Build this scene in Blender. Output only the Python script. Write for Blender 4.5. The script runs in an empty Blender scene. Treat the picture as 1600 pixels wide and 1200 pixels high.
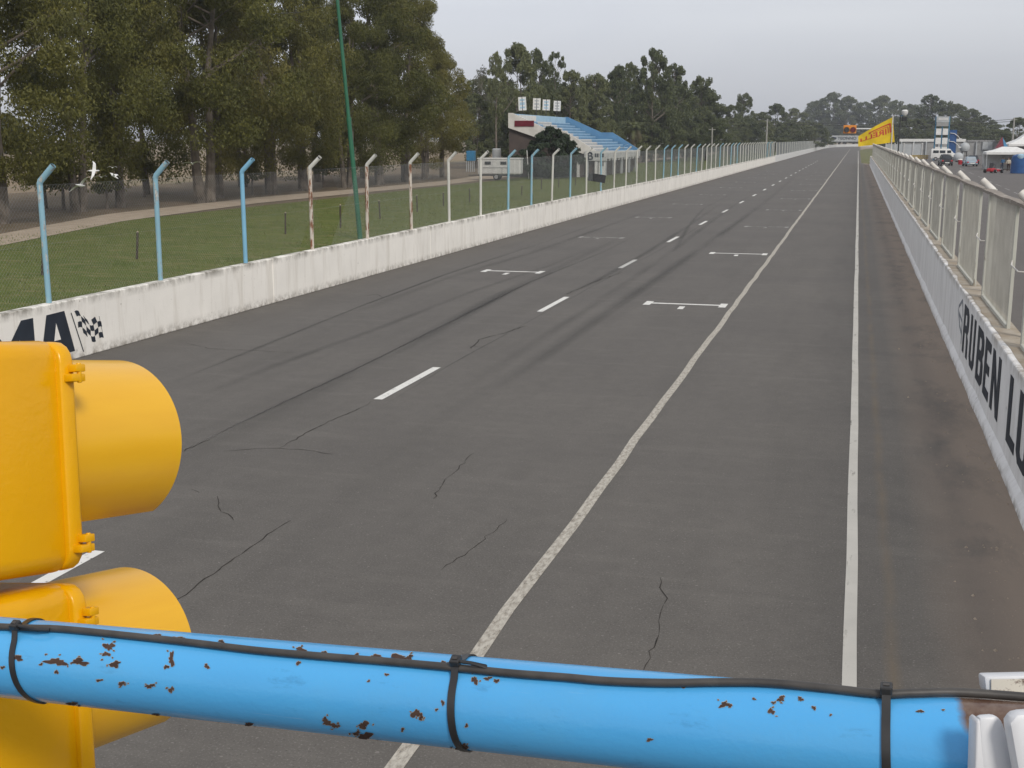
import bpy, bmesh, math, random
import numpy as np
from mathutils import Vector, Matrix
rad = math.radians
SC = bpy.context.scene
COL = SC.collection

# ------------------------------------------------------------------ camera, sky, sun, exposure
H = 4.1                                   # eye height above the track, on the start gantry
FPX = 1900.0                              # focal length in pixels of a 1600 wide picture
TH = math.atan(383 / FPX)
YAW = math.atan(541 / (383 * math.sin(TH) + FPX * math.cos(TH)))
cd = bpy.data.cameras.new('camera'); cam = bpy.data.objects.new('camera', cd); COL.objects.link(cam)
cam.location = (0, 0, H); cam.rotation_euler = (rad(90) - TH, 0, YAW)
cd.sensor_width = 36; cd.lens = 36 * FPX / 1600; cd.clip_start = 0.05; cd.clip_end = 6000
SC.camera = cam
SUN_EL, SUN_AZ = rad(42), rad(140)        # azimuth clockwise from +Y (down the straight): behind, to the right
w = bpy.data.worlds.new("World"); SC.world = w; w.use_nodes = True
nt = w.node_tree; nt.nodes.clear()
def wn(t, **k):
    n = nt.nodes.new(t)
    for a, b in k.items(): setattr(n, a, b)
    return n
sky = wn('ShaderNodeTexSky', sky_type='NISHITA', sun_disc=False, sun_elevation=SUN_EL, sun_rotation=SUN_AZ,
         air_density=1.0, dust_density=3.0, ozone_density=1.0)
tc = wn('ShaderNodeTexCoord'); mp = wn('ShaderNodeMapping'); mp.inputs['Scale'].default_value = (1.0, 1.0, 5.0)
nz = wn('ShaderNodeTexNoise'); nz.inputs['Scale'].default_value = 3.2; nz.inputs['Detail'].default_value = 7; nz.inputs['Distortion'].default_value = .6
rp = wn('ShaderNodeValToRGB'); rp.color_ramp.elements[0].position = .3; rp.color_ramp.elements[1].position = .72
rp.color_ramp.elements[0].color = (4.7, 4.85, 5.3, 1); rp.color_ramp.elements[1].color = (5.3, 5.42, 5.75, 1)
mx = wn('ShaderNodeMix', data_type='RGBA'); mx.inputs[0].default_value = .88
bg = wn('ShaderNodeBackground'); bg.inputs[1].default_value = .11; wo = wn('ShaderNodeOutputWorld')
# the cloud sheet thins towards the zenith and to the left of the straight, and thickens to haze at the horizon
sp3 = wn('ShaderNodeSeparateXYZ'); el = wn('ShaderNodeValToRGB'); lf = wn('ShaderNodeMapRange'); mul = wn('ShaderNodeMath', operation='MULTIPLY'); vm = wn('ShaderNodeVectorMath', operation='SCALE')
for p_, v in ((0, .50), (.03, .50), (.09, .575), (.3, .56), (.9, .55)):
    e_ = el.color_ramp.elements.new(p_) if p_ not in (0, .9) else el.color_ramp.elements[0 if p_ == 0 else -1]
    e_.position = p_; e_.color = (v, v, v, 1)
for i, v in enumerate((.10, -.30, 1.98, 2.2)): lf.inputs[i + 1].default_value = v
nt.links.new(tc.outputs['Generated'], sp3.inputs[0]); nt.links.new(sp3.outputs[2], el.inputs[0]); nt.links.new(sp3.outputs[0], lf.inputs[0])
nt.links.new(el.outputs[0], mul.inputs[0]); nt.links.new(lf.outputs[0], mul.inputs[1]); nt.links.new(mul.outputs[0], vm.inputs['Scale']); nt.links.new(rp.outputs[0], vm.inputs[0])
for a, b in ((tc.outputs['Generated'], mp.inputs[0]), (mp.outputs[0], nz.inputs[0]), (nz.outputs[0], rp.inputs[0]),
             (sky.outputs[0], mx.inputs[6]), (vm.outputs[0], mx.inputs[7]), (mx.outputs[2], bg.inputs[0]), (bg.outputs[0], wo.inputs[0])):
    nt.links.new(a, b)
sl = bpy.data.lights.new('sun', 'SUN'); sl.energy = 2.0; sl.angle = rad(14); sl.color = (1, .94, .85)
so = bpy.data.objects.new('sun', sl); COL.objects.link(so)
sd = Vector((math.sin(SUN_AZ) * math.cos(SUN_EL), math.cos(SUN_AZ) * math.cos(SUN_EL), math.sin(SUN_EL)))
so.rotation_euler = sd.to_track_quat('Z', 'Y').to_euler(); so.location = (0, 0, 30)
SC.view_settings.view_transform = 'Standard'; SC.view_settings.look = 'None'
SC.view_settings.exposure = 0.14; SC.view_settings.gamma = 1
SC.cycles.max_bounces = 6; SC.cycles.transparent_max_bounces = 24; SC.cycles.volume_bounces = 0

# ------------------------------------------------------------------ surveying helpers (a sight line from the gantry to a known plane)
CR = np.array([math.cos(YAW), math.sin(YAW), 0.])
CF = np.array([-math.sin(YAW) * math.cos(TH), math.cos(YAW) * math.cos(TH), -math.sin(TH)])
CU = np.cross(CR, CF)
EYE = np.array([0, 0, H])
def ray(px, py): return (CR * (px - 800) + CU * (600 - py)) / FPX + CF
def on_ground(px, py, z=0.): d = ray(px, py); return EYE + d * ((z - H) / d[2])
def on_x(px, py, X): d = ray(px, py); return EYE + d * (X / d[0])
def on_y(px, py, Y): d = ray(px, py); return EYE + d * (Y / d[1])
def at_depth(px, py, D): return EYE + ray(px, py) * D

# ------------------------------------------------------------------ materials
def new_mat(name):
    m = bpy.data.materials.new(name); m.use_nodes = True
    n = m.node_tree; return m, n, n.nodes['Principled BSDF']
def nd(n, t, **k):
    o = n.nodes.new(t)
    for a, b in k.items():
        if a == 'ins':
            for i, v in b.items(): o.inputs[i].default_value = v
        else: setattr(o, a, b)
    return o
def ramp(n, src, p0, p1, c0=(0, 0, 0, 1), c1=(1, 1, 1, 1)):
    r = nd(n, 'ShaderNodeValToRGB'); e = r.color_ramp.elements
    e[0].position, e[1].position = p0, p1; e[0].color, e[1].color = c0, c1
    n.links.new(src, r.inputs[0]); return r.outputs[0]
def noise(n, scale, detail=4, vec=None, rough=.55, dist=0.):
    t = nd(n, 'ShaderNodeTexNoise', ins={'Scale': scale, 'Detail': detail, 'Roughness': rough, 'Distortion': dist})
    if vec is not None: n.links.new(vec, t.inputs['Vector'])
    return t.outputs['Fac']
def coords(n, scale=None, kind='Object'):
    c = nd(n, 'ShaderNodeTexCoord').outputs[kind]
    if scale:
        m = nd(n, 'ShaderNodeMapping', ins={'Scale': scale}); n.links.new(c, m.inputs[0]); return m.outputs[0]
    return c
def mixc(n, fac, a, b):
    m = nd(n, 'ShaderNodeMix', data_type='RGBA')
    for i, v in ((0, fac), (6, a), (7, b)):
        if hasattr(v, 'links') or hasattr(v, 'node'): n.links.new(v, m.inputs[i])
        else: m.inputs[i].default_value = v if i == 0 else (*v[:3], 1)
    return m.outputs[2]
def mathn(n, op, a, b=0.):
    m = nd(n, 'ShaderNodeMath', operation=op)
    for i, v in ((0, a), (1, b)):
        if hasattr(v, 'node'): n.links.new(v, m.inputs[i])
        else: m.inputs[i].default_value = v
    return m.outputs[0]
def bump(n, b, src, strength=.3, dist=.01):
    o = nd(n, 'ShaderNodeBump', ins={'Strength': strength, 'Distance': dist})
    n.links.new(src, o.inputs['Height']); n.links.new(o.outputs[0], b.inputs['Normal'])
def simple(name, c, c2=None, scale=6., rough=.55, spec=.4, metal=0., bmp=0., bscale=None, p=(.35, .65), detail=5):
    m, n, b = new_mat(name); v = coords(n)
    c2 = c2 or tuple(x * .8 for x in c)
    f = ramp(n, noise(n, scale, detail, v), *p)
    n.links.new(mixc(n, f, c, c2), b.inputs['Base Color'])
    b.inputs['Roughness'].default_value = rough; b.inputs['Specular IOR Level'].default_value = spec; b.inputs['Metallic'].default_value = metal
    if bmp: bump(n, b, noise(n, bscale or scale * 4, 3, v), bmp)
    return m
def worn(name, paint, under, thr=.55, scale=8., stretch=(1, 1, 1), soft=.04, rough=.5, spec=.4, vary=.12, second=None):
    """paint with flaked patches that show what lies under it"""
    m, n, b = new_mat(name); v = coords(n); vs = coords(n, stretch)
    lo = tuple(x * (1 - vary) for x in paint)
    base = mixc(n, ramp(n, noise(n, scale * .3, 4, v), .3, .7), paint, lo)
    f = ramp(n, noise(n, scale, 7, vs, .65), thr, thr + soft)
    u = mixc(n, ramp(n, noise(n, scale * 3, 3, v), .4, .6), under, second or tuple(x * .6 for x in under))
    n.links.new(mixc(n, f, base, u), b.inputs['Base Color'])
    b.inputs['Roughness'].default_value = rough; b.inputs['Specular IOR Level'].default_value = spec
    bump(n, b, f, .2, .004)
    return m

M = {}
# ground surfaces
def asphalt(name, c, c2, dirt_x=None):
    m, n, b = new_mat(name); v = coords(n); vl = coords(n, (1.2, .12, 1)); vl2 = coords(n, (.5, .03, 1))
    big = ramp(n, noise(n, .25, 5, v), .3, .7)
    col = mixc(n, big, c, c2)
    col = mixc(n, mathn(n, 'MULTIPLY', ramp(n, noise(n, 1.3, 5, vl, .6), .45, .75), .35), col, tuple(x * .55 for x in c))     # rubbered-in streaks
    col = mixc(n, mathn(n, 'MULTIPLY', ramp(n, noise(n, 1.0, 3, vl2, .6), .5, .7), .25), col, tuple(x * 1.25 for x in c2))
    col = mixc(n, mathn(n, 'MULTIPLY', ramp(n, noise(n, 3.5, 6, v, .7), .35, .7), .4), col, tuple(x * .72 for x in c2))
    col = mixc(n, mathn(n, 'MULTIPLY', ramp(n, noise(n, .9, 3, coords(n, (.35, 2.2, 1)), .7), .56, .66), .13), col, tuple(x * 1.45 for x in c))
    sp = ramp(n, noise(n, 55, 2, v), .55, .75)
    col = mixc(n, mathn(n, 'MULTIPLY', sp, .7), col, (.21, .2, .185))
    spd = ramp(n, noise(n, 38, 2, v), .60, .72)
    col = mixc(n, mathn(n, 'MULTIPLY', spd, .45), col, (.035, .033, .032))
    peb = ramp(n, noise(n, 24, 1, v), .715, .74)
    col = mixc(n, mathn(n, 'MULTIPLY', peb, .28), col, (.34, .32, .29))
    if dirt_x:
        sx = nd(n, 'ShaderNodeSeparateXYZ'); n.links.new(v, sx.inputs[0])
        x = sx.outputs[0]
        edge = nd(n, 'ShaderNodeMapRange', ins={1: dirt_x[0], 2: dirt_x[1], 3: 0, 4: 1}); n.links.new(x, edge.inputs[0])
        f = mathn(n, 'MULTIPLY', edge.outputs[0], ramp(n, noise(n, 1.1, 6, coords(n, (1, .35, 1)), .65), .20, .50))
        col = mixc(n, mathn(n, 'MULTIPLY', f, .8), col, (.33, .26, .20))
        ln = mathn(n, 'SUBTRACT', 1, mathn(n, 'MULTIPLY', mathn(n, 'ABSOLUTE', mathn(n, 'SUBTRACT', mathn(n, 'ADD', x, mathn(n, 'MULTIPLY', noise(n, .5, 3, v), .16)), .57)), 12))
        ln = mathn(n, 'MULTIPLY', mathn(n, 'MAXIMUM', ln, 0), ramp(n, noise(n, 2.0, 4, coords(n, (1, .3, 1))), .3, .6))
        col = mixc(n, mathn(n, 'MULTIPLY', ln, .6), col, (.16, .125, .085))
    n.links.new(col, b.inputs['Base Color'])
    b.inputs['Roughness'].default_value = .82; b.inputs['Specular IOR Level'].default_value = .3
    bump(n, b, noise(n, 70, 3, v), .5, .006)
    return m
M['track'] = asphalt('track_asphalt', (.130, .120, .107), (.105, .097, .088), (.75, 1.6))
M['paddock'] = asphalt('paddock_asphalt', (.135, .122, .112), (.11, .1, .093))
def grassy(name, cols, sc=.35):
    m, n, b = new_mat(name); v = coords(n)
    c = mixc(n, ramp(n, noise(n, sc, 6, v), .32, .68), cols[0], cols[1])
    c = mixc(n, ramp(n, noise(n, sc * 4, 6, coords(n, (.5, 1.3, 1)), .65), .48, .7), c, cols[2])
    c = mixc(n, mathn(n, 'MULTIPLY', ramp(n, noise(n, 18, 3, v), .45, .7), .6), c, tuple(x * .5 for x in cols[0]))
    n.links.new(c, b.inputs['Base Color']); b.inputs['Roughness'].default_value = .9; b.inputs['Specular IOR Level'].default_value = .15
    bump(n, b, noise(n, 25, 4, v), .8, .03)
    return m
M['lawn'] = grassy('lawn_grass', ((.078, .108, .018), (.118, .14, .03), (.19, .17, .07)))
M['field'] = grassy('dry_field', ((.27, .2, .14), (.2, .18, .1), (.31, .23, .16)), .03)
M['litter'] = grassy('leaf_litter', ((.17, .125, .085), (.13, .108, .065), (.21, .165, .12)), .4)
M['verge'] = grassy('verge_grass', ((.12, .135, .05), (.17, .16, .07), (.19, .17, .1)), .2)
M['dirt'] = simple('pale_dirt', (.42, .345, .27), (.33, .27, .2), 1.2, .95, .1, bmp=.4, bscale=14)
M['blade'] = simple('grass_blade', (.12, .15, .045), (.16, .16, .07), 1.5, .7, .2)
# road paint
M['paint_white'] = worn('road_paint', (.72, .71, .67), (.12, .11, .10), .6, 14, soft=.06, rough=.7, spec=.2)
M['paint_worn'] = worn('worn_road_paint', (.50, .47, .41), (.30, .265, .21), .40, 26, (1, .35, 1), .3, rough=.8, spec=.15, second=(.12, .11, .1))
M['paint_line'] = worn('pit_line_paint', (.55, .53, .48), (.3, .28, .24), .58, 7, (1, .2, 1), .08, rough=.8, spec=.15, second=(.16, .15, .13))
M['paint_faint'] = worn('faded_road_paint', (.42, .41, .39), (.12, .11, .10), .46, 5, soft=.12, rough=.8, spec=.15)
def decal(name, c, strength, scale, stretch=(1, .1, 1)):
    m, n, b = new_mat(name); v = coords(n, stretch)
    b.inputs['Base Color'].default_value = (*c, 1); b.inputs['Roughness'].default_value = .75
    uv = nd(n, 'ShaderNodeUVMap').outputs[0]; sx = nd(n, 'ShaderNodeSeparateXYZ'); n.links.new(uv, sx.inputs[0])
    e = mathn(n, 'SUBTRACT', 1, mathn(n, 'ABSOLUTE', mathn(n, 'SUBTRACT', mathn(n, 'MULTIPLY', sx.outputs[0], 2), 1)))
    l = mathn(n, 'MULTIPLY', mathn(n, 'MULTIPLY', sx.outputs[1], mathn(n, 'SUBTRACT', 1, sx.outputs[1])), 4)
    f = mathn(n, 'MULTIPLY', mathn(n, 'MULTIPLY', e, l), mathn(n, 'MULTIPLY', ramp(n, noise(n, scale, 5, v), .3, .65), strength))
    n.links.new(f, b.inputs['Alpha']); return m
M['skid'] = decal('tyre_rubber', (.04, .038, .036), .36, 1.2)
M['crack'] = simple('crack', (.028, .026, .024), (.05, .045, .04), 6, .95, .1)
# concrete walls
def wall_paint(name, paint, grime, h, lip, streak=.5, top_dirt=.12, base_dirt=.16):
    m, n, b = new_mat(name); v = coords(n)
    sx = nd(n, 'ShaderNodeSeparateXYZ'); n.links.new(v, sx.inputs[0]); z = sx.outputs[2]
    c = mixc(n, ramp(n, noise(n, .8, 5, v), .3, .7), paint, tuple(x * .9 for x in paint))
    st = ramp(n, noise(n, 1.6, 6, coords(n, (1.7, 1.7, .22)), .72, .6), streak, streak + .2)
    c = mixc(n, mathn(n, 'MULTIPLY', st, .36), c, grime)
    t = nd(n, 'ShaderNodeMapRange', ins={1: h - top_dirt, 2: h, 3: 0, 4: 1}); n.links.new(z, t.inputs[0])
    tf = mathn(n, 'MULTIPLY', t.outputs[0], ramp(n, noise(n, 2.6, 6, coords(n, (1, 1, .5)), .7), .40, .62))
    c = mixc(n, mathn(n, 'MULTIPLY', tf, .85), c, lip)
    bt = nd(n, 'ShaderNodeMapRange', ins={1: base_dirt, 2: 0., 3: 0, 4: 1}); n.links.new(z, bt.inputs[0])
    bf = mathn(n, 'MULTIPLY', bt.outputs[0], ramp(n, noise(n, 5, 6, v, .7), .40, .6))
    c = mixc(n, mathn(n, 'MULTIPLY', bf, .8), c, (.2, .175, .14))
    sp = ramp(n, noise(n, 9, 3, v), .70, .74)
    c = mixc(n, mathn(n, 'MULTIPLY', sp, .6), c, (.25, .22, .18))
    n.links.new(c, b.inputs['Base Color']); b.inputs['Roughness'].default_value = .8; b.inputs['Specular IOR Level'].default_value = .2
    bump(n, b, noise(n, 14, 5, v), .35, .01)
    return m
M['wall_left'] = wall_paint('white_wall_paint', (.90, .87, .81), (.46, .41, .33), 1.13, (.12, .105, .075), .50, .18, .22)
M['wall_right'] = wall_paint('grey_white_wall_paint', (.86, .85, .83), (.45, .43, .40), 1.37, (.27, .23, .18), .48, .16, .1)
M['ledge'] = simple('weathered_concrete', (.3, .25, .19), (.4, .36, .3), 3, .9, .15, bmp=.4)
M['letter'] = worn('dark_letter_paint', (.022, .03, .045), (.5, .5, .5), .72, 10, soft=.03, rough=.6, vary=.3)
M['letter_grey'] = simple('grey_letter_paint', (.2, .22, .25), (.32, .33, .35), 8, .7)
# fence metal
M['post_blue'] = worn('blue_post_paint', (.26, .46, .56), (.48, .50, .48), .56, 5, (3, 3, .6), .05, rough=.45)
M['post_bright'] = worn('bright_blue_post_paint', (.22, .47, .65), (.5, .5, .5), .68, 5, (3, 3, .6), .05, rough=.4)
M['post_white'] = worn('white_post_paint', (.60, .60, .55), (.20, .12, .075), .62, 6, (3, 3, .5), .05, rough=.5)
M['post_rust'] = worn('rusty_white_post_paint', (.58, .53, .46), (.26, .12, .065), .50, 5, (3, 3, .5), .05, rough=.7)
M['wire'] = simple('galvanised_wire', (.30, .32, .32), (.22, .23, .23), 3, .5, .5, metal=.3)
M['wire_cream'] = simple('painted_wire', (.56, .54, .47), (.44, .42, .36), 2, .6, .3)
M['frame_cream'] = worn('cream_frame_paint', (.52, .52, .46), (.34, .30, .24), .58, 5, (2, 2, .4), .06, rough=.55)
M['rail_rust'] = worn('rusted_rail', (.27, .235, .2), (.5, .47, .42), .58, 4, soft=.05, rough=.8, second=(.3, .25, .2))
M['arm_white'] = simple('arm_white_paint', (.66, .64, .60), (.5, .47, .42), 5, .6)
M['pole_green'] = simple('green_pole_paint', (.012, .10, .05), (.02, .13, .07), 1.5, .4, .5)
M['stake'] = simple('weathered_wood', (.055, .045, .035), (.09, .075, .06), 5, .9, .1)
M['concrete_pole'] = simple('pale_concrete', (.36, .35, .32), (.28, .27, .25), 2, .9)
M['cable'] = simple('black_rubber', (.045, .042, .04), (.07, .065, .06), 30, .5, .4)
M['black'] = simple('black_plastic', (.018, .018, .019), (.03, .03, .03), 30, .38, .5)
M['dark'] = simple('dark_board', (.03, .033, .035), (.05, .05, .052), 8, .6)
# foreground
def yellow():
    m, n, b = new_mat('glossy_yellow_paint'); v = coords(n)
    c = mixc(n, ramp(n, noise(n, 3, 3, v), .35, .7), (.76, .385, .002), (.70, .34, .002))
    c = mixc(n, mathn(n, 'MULTIPLY', ramp(n, noise(n, 16, 5, v, .7), .66, .72), .3), c, (.45, .24, .02))
    n.links.new(c, b.inputs['Base Color']); b.inputs['Roughness'].default_value = .25; b.inputs['Specular IOR Level'].default_value = .35
    b.inputs['Coat Weight'].default_value = .0
    h = mathn(n, 'ADD', mathn(n, 'MULTIPLY', noise(n, 160, 2, v), .5), noise(n, 45, 2, v))
    bump(n, b, h, .2, .004); return m
M['yellow'] = yellow()
def visor():
    m, n, b = new_mat('satin_yellow_visor'); v = coords(n, (1, .15, 1))
    c = mixc(n, ramp(n, noise(n, 30, 3, v), .3, .7), (.80, .44, .012), (.76, .40, .008))
    n.links.new(c, b.inputs['Base Color']); b.inputs['Roughness'].default_value = .3; b.inputs['Specular IOR Level'].default_value = .55
    bump(n, b, noise(n, 12, 3, v), .05, .004); return m
M['visor'] = visor()
PIPE_K = .93; PA = at_depth(0, 1026, 1.72 * PIPE_K); PB = at_depth(1400, 1163, 1.30 * PIPE_K)
pax = (PB - PA) / np.linalg.norm(PB - PA); PORG = PA + (PB - PA) * .5
RUST_X = float(np.dot(at_depth(1545, 1172, 1.265 * PIPE_K) - PORG, pax))
def blue_pipe():
    m, n, b = new_mat('blue_pipe_paint'); v = coords(n)
    c = mixc(n, ramp(n, noise(n, 5, 4, coords(n, (.4, 2, 2))), .3, .7), (.085, .40, .76), (.07, .35, .70))
    c = mixc(n, mathn(n, 'MULTIPLY', ramp(n, noise(n, 26, 6, coords(n, (.5, 1.5, 1.5)), .7), .60, .70), .35), c, (.03, .16, .33))
    c = mixc(n, mathn(n, 'MULTIPLY', ramp(n, noise(n, 60, 6, coords(n, (.06, 2, 2)), .7), .66, .72), .3), c, (.30, .52, .72))      # fine scuffs along the pipe
    c = mixc(n, mathn(n, 'MULTIPLY', ramp(n, noise(n, 9, 7, coords(n, (.7, 1, 1)), .75), .5, .75), .22), c, (.13, .36, .55))       # chalky dust
    sx = nd(n, 'ShaderNodeSeparateXYZ'); n.links.new(v, sx.inputs[0])
    # bare rusty metal where the pipe is welded to the gantry post
    r = nd(n, 'ShaderNodeMapRange', ins={1: RUST_X - .045, 2: RUST_X - .005, 3: 0, 4: 1}); n.links.new(sx.outputs[0], r.inputs[0])
    zz = nd(n, 'ShaderNodeMapRange', ins={1: .022, 2: .046, 3: 0, 4: 1}); n.links.new(sx.outputs[2], zz.inputs[0])
    rf = ramp(n, mathn(n, 'ADD', mathn(n, 'MULTIPLY', r.outputs[0], zz.outputs[0]), mathn(n, 'MULTIPLY', noise(n, 30, 5, v), .5)), .62, .8)
    c = mixc(n, rf, c, mixc(n, ramp(n, noise(n, 60, 4, v), .35, .65), (.09, .045, .028), (.17, .115, .085)))
    n.links.new(c, b.inputs['Base Color']); b.inputs['Roughness'].default_value = .2; b.inputs['Specular IOR Level'].default_value = .5
    bump(n, b, mathn(n, 'ADD', noise(n, 34, 3, coords(n, (.5, 1, 1))), mathn(n, 'MULTIPLY', noise(n, 170, 2, v), .35)), .16, .004); return m
M['pipe'] = blue_pipe()
M['chip'] = simple('bare_rust_chip', (.05, .030, .024), (.085, .052, .04), 90, .85, .2)
M['chip_edge'] = simple('primer_edge', (.38, .36, .3), (.25, .2, .16), 90, .8, .2)
M['bracket'] = worn('white_bracket_paint', (.66, .67, .69), (.30, .17, .10), .68, 14, soft=.03, rough=.4)
M['bracket_rust'] = worn('rusty_cream_bracket_paint', (.62, .58, .5), (.16, .08, .05), .50, 14, soft=.04, rough=.5)
# buildings and small things
M['white'] = simple('white_paint', (.72, .72, .70), (.62, .62, .6), 3, .6)
M['offwhite'] = simple('off_white_panel', (.6, .6, .58), (.5, .5, .49), 2, .6)
M['grey'] = simple('grey_panel', (.3, .3, .295), (.24, .24, .235), 1, .7)
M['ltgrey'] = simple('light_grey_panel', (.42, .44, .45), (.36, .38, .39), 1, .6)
M['brown'] = simple('brown_wall', (.1, .078, .07), (.075, .06, .055), 1, .9)
M['red'] = simple('red_paint', (.42, .02, .03), (.33, .015, .025), 3, .5)
M['darkred'] = simple('dark_red_panel', (.16, .012, .025), (.11, .01, .02), 3, .6)
M['riser_shade_blue'] = simple('blue_riser_shade', (.13, .27, .42), (.10, .21, .34), 1.5, .55)
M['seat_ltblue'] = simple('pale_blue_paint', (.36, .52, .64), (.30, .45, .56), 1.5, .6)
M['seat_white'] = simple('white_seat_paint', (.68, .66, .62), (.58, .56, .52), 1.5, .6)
M['side_blue'] = simple('deep_blue_wall_paint', (.10, .24, .40), (.08, .19, .33), .6, .6)
M['blue'] = simple('blue_plastic', (.02, .09, .26), (.015, .065, .2), 2, .5)
M['tealblue'] = simple('blue_tank_paint', (.04, .2, .36), (.03, .15, .28), 2, .5)
M['tower_blue'] = simple('tower_blue_paint', (.05, .2, .33), (.04, .15, .26), 2, .5)
M['flag_yellow'] = simple('yellow_cloth', (.72, .52, .012), (.62, .43, .01), 1, .7, .2)
M['flag_red'] = simple('red_print', (.55, .06, .03), (.45, .05, .02), 2, .7, .2)
M['orange'] = simple('orange_panel', (.75, .27, .02), (.6, .2, .015), 2, .5)
M['tan'] = simple('yellow_brown_plank', (.40, .32, .12), (.26, .17, .07), 1, .8)
M['suv'] = simple('dark_car_paint', (.022, .022, .024), (.03, .03, .032), 1, .25, .5)
M['silver'] = simple('silver_blue_car_paint', (.34, .42, .48), (.3, .38, .44), 1, .25, .5, metal=.3)
M['glass'] = simple('dark_glass', (.02, .025, .03), (.03, .035, .04), 1, .08, .6)
M['glass_sky'] = simple('sky_reflection_glass', (.3, .34, .37), (.25, .28, .3), 1, .1, .8)  # the rear window's sky reflection is put into the glass colour
M['tyre'] = simple('tyre_rubber_black', (.02, .02, .02), (.03, .03, .03), 4, .8, .2)
M['rim'] = simple('alloy', (.45, .45, .46), (.38, .38, .39), 4, .35, .5, metal=.6)
M['skin'] = simple('skin', (.35, .2, .14), (.3, .17, .12), 4, .6)
M['cloth_blue'] = simple('blue_cloth', (.06, .16, .30), (.05, .12, .22), 6, .9, .1)
M['cloth_cream'] = simple('cream_cloth', (.58, .52, .42), (.5, .45, .36), 6, .9, .1)
M['cloth_dark'] = simple('dark_brown_cloth', (.05, .03, .027), (.035, .025, .022), 6, .9, .1)
M['cloth_navy'] = simple('navy_cloth', (.03, .04, .07), (.025, .03, .05), 6, .9, .1)
M['hair'] = simple('dark_hair', (.02, .016, .013), (.03, .022, .018), 20, .7)
M['bird'] = simple('white_feather', (.74, .74, .72), (.6, .6, .6), 5, .8, .1)
M['beak'] = simple('beak', (.5, .3, .06), (.4, .22, .05), 5, .6)
def leaf(name, c1, c2, c3):
    m, n, b = new_mat(name); v = coords(n)
    inf = nd(n, 'ShaderNodeObjectInfo').outputs['Random']
    f = ramp(n, noise(n, .45, 4, v), .35, .65)
    c = mixc(n, f, c1, c2)
    c = mixc(n, mathn(n, 'MULTIPLY', ramp(n, noise(n, 1.7, 3, v), .5, .75), .6), c, c3)
    hs = nd(n, 'ShaderNodeHueSaturation'); n.links.new(c, hs.inputs['Color'])
    n.links.new(mathn(n, 'ADD', mathn(n, 'MULTIPLY', inf, .5), .75), hs.inputs['Value'])
    n.links.new(mathn(n, 'ADD', mathn(n, 'MULTIPLY', inf, -.03), .515), hs.inputs['Hue'])
    n.links.new(hs.outputs[0], b.inputs['Base Color']); b.inputs['Roughness'].default_value = .62; b.inputs['Specular IOR Level'].default_value = .25
    tr = nd(n, 'ShaderNodeBsdfTranslucent'); n.links.new(hs.outputs[0], tr.inputs[0])
    ms = nd(n, 'ShaderNodeMixShader', ins={0: .28}); n.links.new(b.outputs[0], ms.inputs[1]); n.links.new(tr.outputs[0], ms.inputs[2])
    n.links.new(ms.outputs[0], n.nodes['Material Output'].inputs[0]); return m
M['leaf'] = leaf('eucalyptus_leaf', (.150, .145, .036), (.105, .108, .034), (.23, .205, .05))
M['leaf_far'] = leaf('woodland_leaf', (.125, .142, .062), (.100, .120, .058), (.165, .17, .072))
M['leaf_dark'] = leaf('dark_shrub_leaf', (.045, .066, .036), (.034, .052, .03), (.06, .08, .042))
M['leaf_sparse'] = leaf('pale_sparse_leaf', (.15, .15, .10), (.12, .12, .08), (.19, .18, .13))
M['leaf_dry'] = leaf('dry_frond', (.17, .135, .085), (.14, .12, .07), (.12, .13, .06))
M['bark'] = simple('bark', (.21, .18, .15), (.10, .085, .07), 1.6, .95, .1, bmp=.6, bscale=6)

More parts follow.
